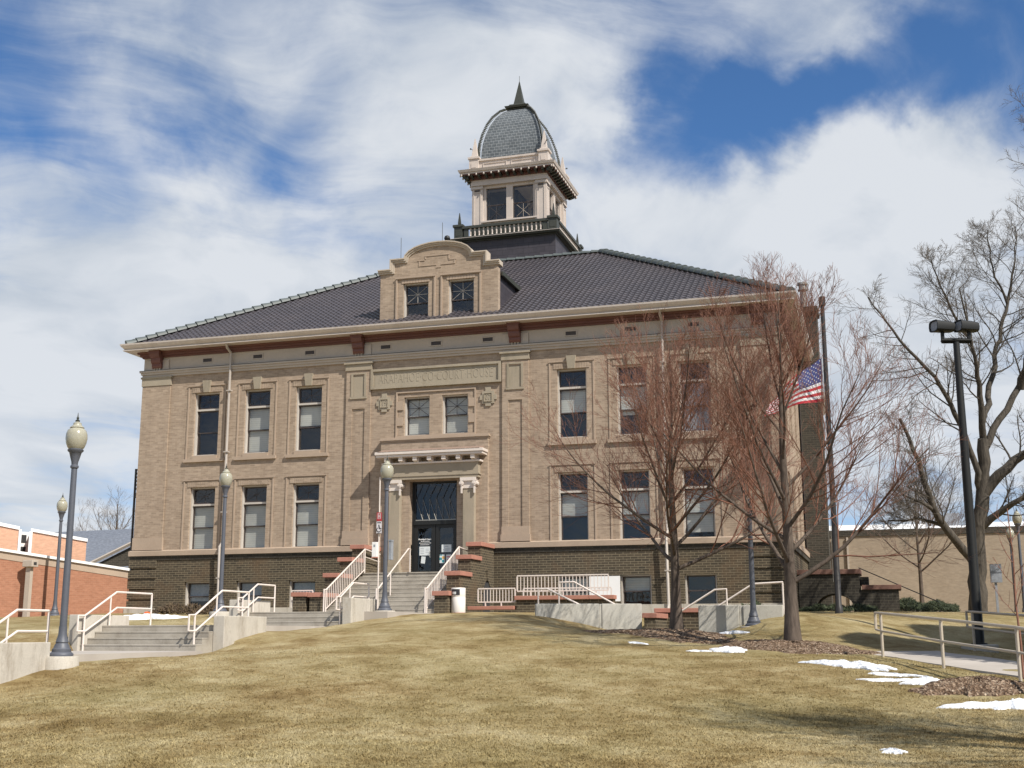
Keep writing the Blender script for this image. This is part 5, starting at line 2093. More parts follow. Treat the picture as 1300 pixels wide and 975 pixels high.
# sign on the lamp, box and slim post beside it
t = thing('parking_sign', 'small sign with red top and white lower half on a slim post beside a lamp', 'sign', (1.72, -9.75, -2.8))
MB().tube([(1.70, -9.70, -2.9), (1.70, -9.70, 1.55)], .022, 8).build('post', M['rail_paint'], t)
Mx = Matrix.Translation((1.72, -9.76, 0)) @ Matrix.Rotation(rad(10), 4, 'Z')
b = MB(); b.M = Mx
b.box(-.08, .09, -.012, .008, .10, .38)
pl = b.build('red_plate', M['sign_red'], t)
b = MB(); b.M = Mx; b.cur = 0
b.box(-.045, .055, -.016, -.013, .17, .18); b.box(-.045, .055, -.016, -.013, .34, .35); b.box(-.045, -.035, -.016, -.013, .18, .34); b.box(.045, .055, -.016, -.013, .18, .34)
b.box(-.025, -.012, -.016, -.013, .20, .32); b.box(.02, .033, -.016, -.013, .20, .32); b.box(-.012, .02, -.016, -.013, .25, .27)
b.build('symbol', M['sign_white'], pl)
b = MB(); b.M = Mx
b.box(-.08, .09, -.012, .008, -.30, .085)
pl = b.build('white_plate', M['sign_white'], t)
b = MB(); b.M = Mx
b.tube([(.0, -.015, -.02), (.02, -.015, -.14)], .016, 5); b.tube([(.02, -.015, -.14), (.08, -.015, -.14)], .014, 5)
b.tube([(.0 + .07 * math.cos(a), -.015, -.18 + .07 * math.sin(a)) for a in [rad(120 + 24 * k) for k in range(11)]], .012, 5)
b.box(-.06, .07, -.016, -.013, .03, .06); b.box(-.06, .08, -.016, -.013, -.30, -.285)
b.build('symbol', M['sign_black'], pl)
t = thing('notice_box', 'white notice box on a slim post left of the lamp with the red sign', 'box', (1.5, -9.7, -1.1))
MB().box(1.50, 1.68, -9.80, -9.66, -1.06, -.58).build('body', M['white_paint'], t, bevel=.01)
MB().box(1.49, 1.69, -9.81, -9.65, -1.09, -1.061).build('base', M['coping_red'], t)
MB().box(1.56, 1.62, -9.804, -9.801, -.74, -.66).build('mark', M['curtain_grey'], t)
t = thing('utility_box', 'narrow grey utility box right of the lamp with the red sign', 'box', (2.1, -9.5, -1.1))
MB().box(2.00, 2.10, -9.6, -9.42, -1.15, -.55).build('body', M['curtain_grey'], t, bevel=.01)
MB().box(1.995, 2.105, -9.61, -9.41, -.549, -.50).build('lid', M['curtain_grey'], t)

# litter bin
t = thing('litter_bin', 'white round litter bin with a dark slot at the foot of the entrance stairs', 'litter bin', (2.82, -5.05, -2.78))
MB().lathe([(.24, .02), (.255, .05), (.255, .56), (.25, .57), (.25, .585), (.255, .595), (.255, .88), (.245, .90), (.03, .91)], (2.82, -5.05, -2.80), 28).build('body', M['bin_white'], t, smooth=True)
MB().lathe([(.262, .0), (.262, .03)], (2.82, -5.05, -2.80), 28).build('foot_ring', M['coping_red'], t)
b = MB()
c = Vector((2.82, -5.05, 0))
for k in range(6):
    q0, q1 = rad(-138 + k * 13), rad(-138 + (k + 1) * 13)
    r0, r1 = .2565, .264
    z0, z1 = -2.16, -1.95
    b.hexa([tuple(c + Vector((r * math.cos(q), r * math.sin(q), z0))) for r, q in ((r0, q0), (r1, q0), (r1, q1), (r0, q1))],
           [tuple(c + Vector((r * math.cos(q), r * math.sin(q), z1))) for r, q in ((r0, q0), (r1, q0), (r1, q1), (r0, q1))])
b.build('slot', M['sign_black'], t)
b = MB()
for k in range(3):
    q0, q1 = rad(-125 + k * 12), rad(-125 + (k + 1) * 12)
    r0, r1 = .2645, .268
    z0, z1 = -2.13, -2.04
    b.hexa([tuple(c + Vector((r * math.cos(q), r * math.sin(q), z0))) for r, q in ((r0, q0), (r1, q0), (r1, q1), (r0, q1))],
           [tuple(c + Vector((r * math.cos(q), r * math.sin(q), z1))) for r, q in ((r0, q0), (r1, q0), (r1, q1), (r0, q1))])
b.build('sticker', M['paper'], t)


# ------------------------------------------------------------------ floodlight mast, flagpole and flag
def flood():
    x, y, z = 19.62, -12.3, -3.92
    t = thing('floodlight_mast', 'black steel mast with two floodlight heads on a short crossarm at the right', 'light mast', (x, y, z))
    MB().lathe([(.46, -.5), (.46, .10), (.44, .12)], (x, y, z), 28).build('concrete_base', M['concrete'], t, smooth=True)
    MB().lathe([(.20, .121), (.20, .15), (.13, .16), (.13, .5), (.125, .52), (.115, 4), (.085, 8.14)], (x, y, z), 14).build('pole', M['black_metal'], t, smooth=True)
    up = Vector((_R0.x, _R0.y, 0))
    MB().tube([Vector((x, y, z + 8.18)) - up * .40, Vector((x, y, z + 8.18)) + up * .40], .075, 4).build('crossarm', M['black_metal'], t)
    for s in (-1, 1):
        c = Vector((x, y, z + 8.57)) + up * (s * .33)
        MB().tube([Vector((x, y, z + 8.22)) + up * (s * .36), Vector((x, y, z + 8.46)) + up * (s * .36)], .05, 6).build('bracket', M['black_metal'], t)
        b = MB()
        # lamp head: rounded hood with open front, aimed to the left
        ax = (-up + Vector((0, -.3, 0)) + Vector((0, 0, .02))).normalized()
        sd = ax.cross(Vector((0, 0, 1))).normalized()
        uu = sd.cross(ax)
        sec = []
        for q in range(12):
            a = 2 * math.pi * q / 12
            ca, sa = math.cos(a), math.sin(a)
            sec.append((math.copysign(abs(ca) ** .6, ca), math.copysign(abs(sa) ** .6, sa)))
        rings = [(-.30, .55), (-.27, .85), (-.1, .95), (.18, 1.0), (.27, 1.06), (.30, 1.06), (.30, .9), (.26, .85)]
        vs, fs = [], []
        for (d, k) in rings:
            for (p, q) in sec:
                vs.append(tuple(c + ax * d + sd * (p * .20 * k) + uu * (q * .155 * k)))
        for i in range(len(rings) - 1):
            for j in range(12):
                fs.append((i * 12 + j, i * 12 + (j + 1) % 12, (i + 1) * 12 + (j + 1) % 12, (i + 1) * 12 + j))
        fs.append(tuple(range(11, -1, -1))); fs.append(tuple(range(len(vs) - 12, len(vs))))
        b.add(vs, fs)
        h = b.build('floodlight', M['black_metal'], t, smooth=True)
        b = MB()
        b.add([tuple(c + ax * .268 + sd * (p * .165) + uu * (q * .125)) for p, q in sec], [tuple(range(12))])
        b.build('lens', M['curtain_grey'], h)


flood()
FX, FY, FZ = 15.75, -1.4, -2.92
t = thing('flagpole', 'tall dark weathered flagpole beside the right corner of the courthouse', 'flagpole', (FX, FY, FZ))
MB().lathe([(.14, 0), (.14, .3), (.11, .35), (.10, 4), (.075, 11.5)], (FX, FY, FZ), 14).build('pole', M['dark_bronze'], t, smooth=True)
MB().lathe([(.10, 11.3), (.12, 11.32), (.12, 11.62), (.09, 11.66)], (FX, FY, FZ), 12).build('truck', M['dark_bronze'], t)
MB().tube([(FX - .1, FY - .05, FZ + 11.2), (FX - .13, FY - .05, FZ + 1.2)], .008, 4).build('halyard', M['grey_metal'], t)


def build_flag():
    z0 = 6.42
    x0 = FX - .13

    def S(u, v):
        # u along the fly, v down the hoist (0..1)
        h = 1.66 * (1 - .70 * u ** .9)
        drop = 1.62 * u ** 1.15
        x = x0 - 2.0 * u - .10 * math.sin(3 * v + u * 5) * u
        y = FY + .13 * math.sin(u * 8.5 + v * 1.5) * (u ** .7) - .35 * u
        z = z0 - drop - v * h - .03 * math.sin(u * 9)
        return Vector((x, y, z))
    nu, nv = 40, 26
    b = MB()
    P_ = [[tuple(S(i / nu, j / nv)) for j in range(nv + 1)] for i in range(nu + 1)]
    flat = [p for col in P_ for p in col]
    o = len(b.v)
    b.v += flat
    for i in range(nu):
        for j in range(nv):
            b.f.append((i * (nv + 1) + j, i * (nv + 1) + j + 1, (i + 1) * (nv + 1) + j + 1, (i + 1) * (nv + 1) + j))
            stripe = j // 2
            if (i + .5) / nu < .42 and stripe < 7:
                b.mi.append(2)
            else:
                b.mi.append(0 if stripe % 2 == 0 else 1)
    # stars, both faces
    for row in range(9):
        cnt = 6 if row % 2 == 0 else 5
        for k in range(cnt):
            uu = .42 * ((k + .5 + (0 if cnt == 6 else .5)) / 6)
            vv = (7 / 13) * (row + .75) / 9.6
            for sgn in (-1, 1):
                pts = []
                for q in range(10):
                    r = 1.0 if q % 2 == 0 else .42
                    a = math.pi / 2 + q * math.pi / 5
                    p = S(uu + .0135 * r * math.cos(a) * 1.0, vv - .0195 * r * math.sin(a))
                    e = .002
                    n = (S(uu + e, vv) - S(uu, vv)).cross(S(uu, vv + e) - S(uu, vv)).normalized()
                    pts.append(tuple(p + n * (.008 * sgn)))
                oo = len(b.v)
                b.v += pts
                c_ = S(uu, vv)
                b.v.append(tuple(c_ + n * (.008 * sgn)))
                for q in range(10):
                    b.f.append((oo + q, oo + (q + 1) % 10, oo + 10)); b.mi.append(1)
    ob = b.build('flag', [M['flag_red'], M['flag_white'], M['flag_blue']], None, smooth=True)
    tag(ob, 'stars and stripes flag drooping half way up the flagpole behind twigs', 'flag')


build_flag()


# ------------------------------------------------------------------ railings of the right hand path
def path_rail(label, pts, loop=True):
    t = thing('path_handrail', label, 'handrail', (*pts[0], gz(*pts[0])), 'handrails of the right hand path')
    base = [Vector((p[0], p[1], gz(*p))) for p in pts]
    # straight rail heights
    z = [p.z + .93 for p in base]
    top = [Vector((p.x, p.y, zz)) for p, zz in zip(base, z)]
    d = (top[1] - top[0]).normalized()
    st = top[0] - d * .28
    polyrail(t, [st - Vector((0, 0, .36)), st] + top, .030, 'top_rail', 'rail_beige')
    polyrail(t, [st - Vector((0, 0, .36)), top[0] - Vector((0, 0, .38))] + [p - Vector((0, 0, .42)) for p in top[1:]], .026, 'lower_rail', 'rail_beige')
    for p, q in zip(base, top):
        b = MB().tube([p - Vector((0, 0, .1)), q], .032, 8)
        b.build('post', M['rail_beige'], t, smooth=True)


path_rail('long beige two rail handrail nearest the camera beside the right hand path', [(17.25, -18.5), (18.38, -21.05), (19.51, -23.6), (20.64, -26.15)])
path_rail('beige two rail handrail across the right hand path, in front of the floodlight mast', [(19.35, -14.7), (20.6, -17.5), (21.85, -20.3), (23.1, -23.1)])


# ------------------------------------------------------------------ neighbouring buildings
def neighbours():
    # orange red brick wing at the left with white coping
    A, B = Vector((-22.2, -11.2, 0)), Vector((-14.12, -.15, 0))
    d = (B - A).normalized(); n = Vector((-d.y, d.x, 0))      # n points away from the camera

    def wing(b, s0, s1, dep0, dep1, z0, fz, th=None):
        def zt(s): return fz(s)
        p = [A + d * s0 + n * dep0, A + d * s1 + n * dep0, A + d * s1 + n * dep1, A + d * s0 + n * dep1]
        bot = [(q.x, q.y, z0 if th is None else fz(s) - th) for q, s in zip(p, (s0, s1, s1, s0))]
        top = [(q.x, q.y, fz(s)) for q, s in zip(p, (s0, s1, s1, s0))]
        b.hexa(bot, top)
    Lt = (B - A).length
    # top edge falls gently towards the courthouse
    def zt(s): return .98 - (s / Lt) * 1.66
    t = thing('brick_wing', 'long low orange red brick building with white coping at the left edge', 'building', (-18, -6, -2.8))
    b = MB(); wing(b, 0, Lt, 0, 2.4, -3.4, lambda s: zt(s) - .42); b.build('wall', M['red_brick'], t)
    b = MB(); wing(b, 0, Lt, -.02, 2.4, 0, lambda s: zt(s) - .11, .308); b.build('brick_band', M['tan_trim'], t)
    b = MB(); wing(b, -.05, Lt + .02, -.10, 2.45, 0, lambda s: zt(s), .108); b.build('coping', M['white_paint'], t)
    # pink upper blocks behind
    t = thing('pink_block', 'pale pink rendered upper storey with white trim behind the orange brick wing, right one', 'building', (-21, 4, -2.8))
    a0, a1 = Vector((-19.24, -.08, 0)), Vector((-17.56, 1.55, 0))
    dd = (a1 - a0).normalized(); nn = Vector((-dd.y, dd.x, 0))

    def blk(t, a0, a1, z0, z1, dz, mat, name, out=0.0, depth=4.0, th=None):
        dd = (a1 - a0).normalized(); nn = Vector((-.62, .785, 0))
        p = [a0 - nn * out, a1 - nn * out, a1 + nn * depth, a0 + nn * depth]
        zs = [z1, z1 - dz, z1 - dz, z1]
        b = MB(); b.hexa([(q.x, q.y, (z0 if th is None else zz - th)) for q, zz in zip(p, zs)], [(q.x, q.y, zz) for q, zz in zip(p, zs)])
        b.build(name, M[mat], t)
    blk(t, a0, a1, -3, 1.06, .38, 'pink_brick', 'wall', 0, 4)
    blk(t, a0 - dd * .08, a1 + dd * .04, 0, 1.19, .385, 'white_paint', 'coping', .06, 4.05, .138)
    blk(t, a0 - dd * .14, a0 - dd * .005, -3, 1.05, 0, 'white_paint', 'corner_board', .05, .3)
    t = thing('pink_block', 'pale pink upper storey with white trim, cut by the left edge of the picture', 'building', (-24, 1, -2.8))
    c0, c1 = Vector((-21.4, -3.55, 0)), Vector((-19.48, -.72, 0))
    blk(t, c0, c1, -3, 1.64, .53, 'pink_brick', 'wall')
    d2 = (c1 - c0).normalized()
    blk(t, c0, c1 + d2 * .03, 0, 1.77, .54, 'white_paint', 'coping', .06, 4.05, .148)
    blk(t, c1 - d2 * .0 + d2 * .005, c1 + d2 * .13, -3, 1.10, 0, 'white_paint', 'corner_board', .05, .3)
    t = thing('window_bay', 'recessed white framed window bay between the two pale pink upper storeys', 'window bay', (-21.6, 2.6, 0))
    e0 = Vector((-20.75, .25, 0)); e1 = Vector((-20.1, 1.5, 0))
    blk(t, e0, e1, -3, 1.14, .0, 'white_paint', 'wall', 0, .5)
    d3 = (e1 - e0).normalized(); n3 = Vector((-d3.y, d3.x, 0))
    for k in range(2):
        q0 = e0 + d3 * .42; q1 = e0 + d3 * .80
        blk(t, q0, q1, .12 + k * .52, .46 + k * .54, 0, 'interior', 'pane', .02, .05)
    # grey roofed house farther back
    t = thing('grey_roofed_house', 'house with a wide blue grey shingle roof behind the courthouse at the left', 'house', (-29, 20, -2.7))
    b = MB()
    # roof slope facing the camera
    b.hexa([(-36, 13.5, -.3), (-25.2, 16.2, -.3), (-25.2, 26, -.3), (-36, 26, -.3)], [(-36, 18.6, 2.75), (-26.6, 19.8, 3.0), (-26.6, 21, 3.0), (-36, 21, 2.75)])
    b.build('roof', M['grey_shingle'], t)
    b = MB().hexa([(-35.8, 14.2, -2.9), (-25.5, 16.8, -2.9), (-25.5, 25.8, -2.9), (-35.8, 25.8, -2.9)], [(-35.8, 14.2, -.29), (-25.5, 16.8, -.29), (-25.5, 25.8, -.29), (-35.8, 25.8, -.29)])
    b.build('wall', M['red_brick'], t)
    p0, p1 = Vector((-27.9, 16.0, .55)), Vector((-24.6, 17.2, 2.35))
    b = MB().tube([p0, p1], .11, 4); b.build('rake_board', M['frieze_white'], t)
    b = MB().add([tuple(p0 + Vector((.1, .25, -.1))), tuple(p1 + Vector((0, .25, -.1))), (-24.6, 17.45, -2), (-27.8, 16.25, -2)], [(0, 3, 2, 1)])
    b.build('gable', M['dark_brick_shade'], t)
    # tan building at the right
    t = thing('tan_building', 'long plain tan brick building with a flat snow edged roof at the right', 'building', (30, 32, -2.7))
    MB().box(8, 60, 28, 52, -3.2, 2.05).build('wall', M['tan_wall_brick'], t)
    MB().box(7.95, 60.05, 27.94, 52, 2.052, 2.42).build('parapet', M['dark_brick_shade'], t)
    b = MB()
    rng = random.Random(6)
    x = 8.0
    while x < 59:
        l = .6 + rng.random() * 2.4
        if x < 18.2 or x > 22.5: hh = .26 + rng.random() * .06
        else: hh = .05 + rng.random() * .12
        b.hexa([(x, 28.0, 2.423), (x + l, 28.0, 2.423), (x + l, 34, 2.423), (x, 34, 2.423)], [(x + .05, 28.15, 2.423 + hh), (x + l - .04, 28.15, 2.423 + hh * .95), (x + l - .04, 34, 2.423 + hh), (x + .05, 34, 2.423 + hh)])
        x += l + .02
    b.build('roof_snow', M['roof_snow'], t)
    MB().box(20.9, 21.7, 29, 30, 2.425, 3.35).build('roof_unit', M['curtain_grey'], t)
    MB().box(22.6, 22.8, 29.0, 29.2, 2.425, 3.1).build('roof_vent', M['curtain_grey'], t)
    b = MB().box(14.6, 14.75, 27.85, 27.99, -2.7, 2.0).box(15.3, 15.4, 27.88, 27.99, -2.7, 2.0); b.build('downpipe', M['frieze_white'], t)
    # dark brick side stair at the right of the courthouse
    t = thing('side_stair', 'dark brick side stair with arched opening and red copings right of the courthouse', 'stairs', (16.3, 3, -2.8))
    y0, y1 = 3.2, 5.2
    b = MB()
    xa, xb, r = 14.75, 16.15, .70
    b.box(14.1, xa, y0, y1, -3.2, -1.25); b.box(xb, 16.42, y0, y1, -3.2, -1.25)
    ring = [((xa + xb) / 2 + .70 * math.cos(math.pi * k / 12), -2.55 + .55 * math.sin(math.pi * k / 12)) for k in range(13)]
    for p, q in zip(ring[:-1], ring[1:]):
        b.prism_y([(q[0], q[1]), (p[0], p[1]), (p[0], -1.25), (q[0], -1.25)], y0, y1)
    b.box(16.425, 17.85, y0, y1, -3.2, -1.86)
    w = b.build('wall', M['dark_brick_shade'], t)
    b = MB().box(14.05, 16.48, y0 - .07, y1 + .05, -1.248, -1.06); b.build('coping', M['coping_shaded'], w, bevel=.012)
    b = MB().box(16.49, 17.95, y0 - .07, y1 + .05, -1.858, -1.68); b.build('coping', M['coping_shaded'], w, bevel=.012)
    b = MB()
    for p, q in zip(ring[:-1], ring[1:]):
        m = ((xa + xb) / 2, -2.55)
        e = [(m[0] + (z_[0] - m[0]) * 1.14, m[1] + (z_[1] - m[1]) * 1.14) for z_ in (p, q)]
        b.prism_y([q, p, e[0], e[1]], y0 - .03, y0 - .002)
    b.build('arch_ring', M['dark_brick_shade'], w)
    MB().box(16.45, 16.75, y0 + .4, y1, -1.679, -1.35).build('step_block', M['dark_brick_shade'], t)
    b = MB().tube([(16.4, y0 + .3, -1.0), (19.3, y0 + .3, -2.35)], .02, 5); b.build('sloping_rail', M['black_metal'], t)
    MB().box(16.5, 18.8, y0 + 1.0, y1 - .2, -3.0, -2.6).build('steps', M['steps_concrete'], t)


neighbours()

# small things
t = thing('equipment_post', 'cream post with a small box on top against the orange red brick wall', 'post', (-16.25, -3.9, -2.8))
px, py = -16.25, -3.9
MB().box(px - .11, px + .11, py - .09, py + .09, -2.95, -.78).build('post', M['frieze_white'], t)
MB().box(px - .22, px + .26, py - .2, py + .2, -.778, -.50).build('head', M['frieze_white'], t, bevel=.02)
MB().box(px + .262, px + .266, py - .1, py + .08, -.70, -.58).build('opening', M['interior'], t)
b = MB().lathe([(.02, .0), (.12, .02), (.15, .08), (.11, .15), (.02, .17)], (-9.3, -5.85, gz(-9.3, -5.85) - .01), 10)
b.v = [(x + .03 * math.sin(z * 40 + x * 9), y, z) for x, y, z in b.v]
tag(b.build('orange_object', M['orange_plastic'], None, smooth=True), 'small bright orange object lying on the grass behind the left snow patch', 'object')
t = thing('utility_cabinet', 'small grey utility cabinet on a post behind the big tree trunk', 'cabinet', (21.3, .5, -2.8))
MB().box(20.98, 21.36, .4, .6, -1.75, -1.1).build('cabinet', M['curtain_grey'], t)
MB().box(21.10, 21.18, .45, .55, -2.9, -1.752).build('post', M['curtain_grey'], t)


# ------------------------------------------------------------------ shrubs
def shrub(label, x0, x1, y, depth, h, seed, mat='shrub', n=2600, name='juniper_shrub', leaf=.07):
    rng = random.Random(seed)
    b = MB()
    for i in range(n):
        u = rng.random()
        x = x0 + (x1 - x0) * u
        env = (math.sin(math.pi * min(1, max(0, u * .94 + .03))) ** .45) * (.72 + .28 * math.sin(u * 17 + seed) * math.sin(u * 7.3)) * h
        yy = y + (rng.random() - .5) * depth
        f = 1 - abs((yy - y) / (depth / 2)) ** 2.5 * .7
        zr = (1 - rng.random() ** 2.0)
        z = gz(x, yy) + env * f * zr
        l = leaf * (.6 + rng.random() * .9)
        d = Vector((rng.gauss(0, 1), rng.gauss(0, 1), rng.random() * 1.3 + .2)).normalized()
        s = d.orthogonal().normalized() * (l * .28)
        c = Vector((x, yy, z))
        b.add([tuple(c - s), tuple(c + s), tuple(c + d * l * 1.6)], [(0, 1, 2)])
    o = b.build(name, M[mat], None)
    return tag(o, label, 'shrub', 'low evergreen shrubs')


shrub('long low dark juniper hedge before the tan wall, right of the side stair', 16.3, 20.0, 4.3, 1.6, .62, 3, n=6500)
shrub('low dark green ground shrub in front of the arched side stair', 14.2, 17.0, 2.6, .9, .32, 4, n=2200)
shrub('brownish juniper under the left basement windows', -10.6, -6.9, -3.2, 1.1, .50, 5, 'shrub_brown', 3600)
shrub('small green shrub peeking over the right wall of the sunken court', 12.3, 13.9, -6.2, .9, .58, 6, n=1600)

# lamp post that has lost its lantern
t = thing('lamp_post', 'grey lamp post without a globe at the right hand concrete wall', 'lamp post', (13.85, -11.9, -3.32))
_o = Vector((13.85, -11.9, -3.32))
MB().lathe([(.36, -.55), (.36, -.02), (.34, 0)], _o, 24).build('pedestal', M['concrete'], t, smooth=True)
MB().lathe([(.235, .001), (.24, .035), (.225, .06), (.19, .085), (.19, .14), (.16, .17), (.145, .22), (.12, .26), (.13, .285), (.12, .31), (.10, .38), (.085, .45), (.082, .60)], _o, 20).build('base', M['lamp_pole'], t, smooth=True)
MB().lathe([(.074, .58), (.070, 1.8), (.062, 3.42), (.075, 3.44), (.075, 3.5), (.02, 3.52)], _o, 16).build('pole', M['lamp_pole'], t, smooth=True)

# ------------------------------------------------------------------ trees
class Wood:
    """collects tapered tubes fast"""

    def __init__(self):
        self.V, self.Fc, self.n = [], [], 0

    def tube(self, pts, r0, r1, n):
        P_ = np.asarray(pts, float)
        k = len(P_)
        T = np.gradient(P_, axis=0)
        T /= np.linalg.norm(T, axis=1, keepdims=True) + 1e-9
        ref = np.array([.31, .57, .76]) if abs(T[0, 2]) < .9 else np.array([1, .2, 0.])
        A = ref[None] - T * (T @ ref)[:, None]
        A /= np.linalg.norm(A, axis=1, keepdims=True) + 1e-9
        B = np.cross(T, A)
        R = (r0 + (r1 - r0) * np.linspace(0, 1, k)) if np.isscalar(r0) and np.isscalar(r1) else np.asarray(r0)
        q = np.arange(n) * 2 * math.pi / n
        V = P_[:, None] + (A[:, None] * np.cos(q)[None, :, None] + B[:, None] * np.sin(q)[None, :, None]) * R[:, None, None]
        self.V.append(V.reshape(-1, 3))
        i = np.arange(k - 1)[:, None] * n + np.arange(n)[None]
        j = np.arange(k - 1)[:, None] * n + (np.arange(n)[None] + 1) % n
        F = np.stack([i, j, j + n, i + n], -1).reshape(-1, 4) + self.n
        self.Fc.append(F)
        self.n += k * n

    def build(self, name, mat, parent, smooth=True):
        V = np.concatenate(self.V); F = np.concatenate(self.Fc)
        off = ORIG[parent.name]
        V = V - np.array([off.x, off.y, off.z])
        me = bpy.data.meshes.new(name)
        me.vertices.add(len(V)); me.vertices.foreach_set('co', V.astype(np.float32).ravel())
        me.loops.add(len(F) * 4); me.loops.foreach_set('vertex_index', F.astype(np.int32).ravel())
        me.polygons.add(len(F)); me.polygons.foreach_set('loop_start', np.arange(0, len(F) * 4, 4, dtype=np.int32))
        me.polygons.foreach_set('loop_total', np.full(len(F), 4, dtype=np.int32))
        me.polygons.foreach_set('use_smooth', np.ones(len(F), bool))
        me.materials.append(M[mat])
        me.update(calc_edges=True)
        o = bpy.data.objects.new(name, me)
        COL.objects.link(o)
        o.parent = parent
        return o


def walk_branch(rng, p, d, L, n, wob, up, droop=0.0):
    """points along a gently wandering branch"""
    p = np.array(p, float); d = np.array(d, float); d /= np.linalg.norm(d)
    out = [p.copy()]
    for i in range(n):
        d = d + rng.normal(0, wob, 3) + np.array([0, 0, up - droop * i / n])
        d /= np.linalg.norm(d)
        p = p + d * (L / n)
        out.append(p.copy())
    return np.array(out)


def side_dir(rng, t, ang):
    t = t / np.linalg.norm(t)
    r = rng.normal(0, 1, 3)
    r -= t * (r @ t)
    r /= np.linalg.norm(r) + 1e-9
    return t * math.cos(ang) + r * math.sin(ang)


def at_frac(pts, f):
    k = (len(pts) - 1) * f
    i = min(int(k), len(pts) - 2)
    return pts[i] + (pts[i + 1] - pts[i]) * (k - i), pts[i + 1] - pts[i]


def sprout(rng, wood, twig, pts, r0, level, L, prm, rmin=.0036):
    """children along a branch"""
    if level == 0:
        return
    cnt = prm['cnt'][level]
    for i in range(cnt):
        f = prm['from'][level] + (1 - prm['from'][level]) * (i + rng.random()) / cnt
        p, t = at_frac(pts, min(f, .999))
        ang = rad(prm['ang'][level]) * (.65 + .7 * rng.random())
        d = side_dir(rng, t, ang)
        l = L * prm['len'][level] * (1.05 - .62 * f) * (.6 + .7 * rng.random())
        r = max(rmin, r0 * (1 - .75 * f) * prm['rad'][level])
        n = prm['seg'][level]
        q = walk_branch(rng, p, d, l, n, prm['wob'], prm['up'], prm.get('droop', 0))
        (wood if level >= prm['thick'] else twig).tube(q, r, max(rmin * .7, r * .35), 5 if level >= prm['thick'] else 3)
        sprout(rng, wood, twig, q, r, level - 1, l, prm, rmin)


def young_tree(name, label, x, y, z, H, spread, fork, r, seed, twig_mat, limbs=13, group=None, dens=1.0, lean=(0, 0)):
    rng = np.random.default_rng(seed)
    t = thing(name, label, 'tree', (x, y, z), group)
    wood, twig = Wood(), Wood()
    # trunk with a flare, leader running on to the top
    k = 16
    zs = np.linspace(0, 1, k)
    lead = np.stack([x + lean[0] * zs ** 1.3 + .05 * np.sin(zs * 9) * zs, y + lean[1] * zs ** 1.3 + .05 * np.cos(zs * 7) * zs - .05 * zs, z - .1 + H * .93 * zs], 1)
    rr = r * (1.0 - .93 * zs ** .8)
    rr[0] = r * 1.30; rr[1] = r * 1.02
    wood.tube(lead, rr, None, 10)
    prm = dict(cnt=[0, 5, int(7 * dens), int(12 * dens)], ang=[0, 30, 34, 34], len=[0, .70, .62, .60], rad=[0, .62, .5, .5],
               seg=[0, 3, 4, 6], wob=.085, up=.075, thick=4)
    prm['from'] = [0, .25, .22, .2]
    for i in range(limbs):
        f = (i / (limbs - 1))
        hf = fork + (H * .62 - fork) * f ** 1.15
        p, _ = at_frac(lead, hf / (H * .93))
        az = i * 2.399 + rng.normal(0, .25)
        # lower limbs spread wide, upper ones climb
        inc = rad(64 - 40 * f + rng.normal(0, 6))
        d = np.array([math.cos(az) * math.sin(inc), math.sin(az) * math.sin(inc), math.cos(inc)])
        L = (spread / math.sin(rad(46))) * (1.08 - .42 * f) * (.85 + .3 * rng.random())
        L = min(L, (H - hf) * 1.05)
        q = walk_branch(rng, p, d, L, 9, .05, .06)
        r1 = r * (.36 - .20 * f)
        wood.tube(q, r1, .010, 7)
        sprout(rng, wood, twig, q, r1, 3, L, prm)
    # upper leader twigs
    sprout(rng, wood, twig, lead[8:], r * .35, 3, H * .42, prm)
    tr = wood.build('trunk', 'bark_young', t)
    twig.build('crown', twig_mat, t)
    return t


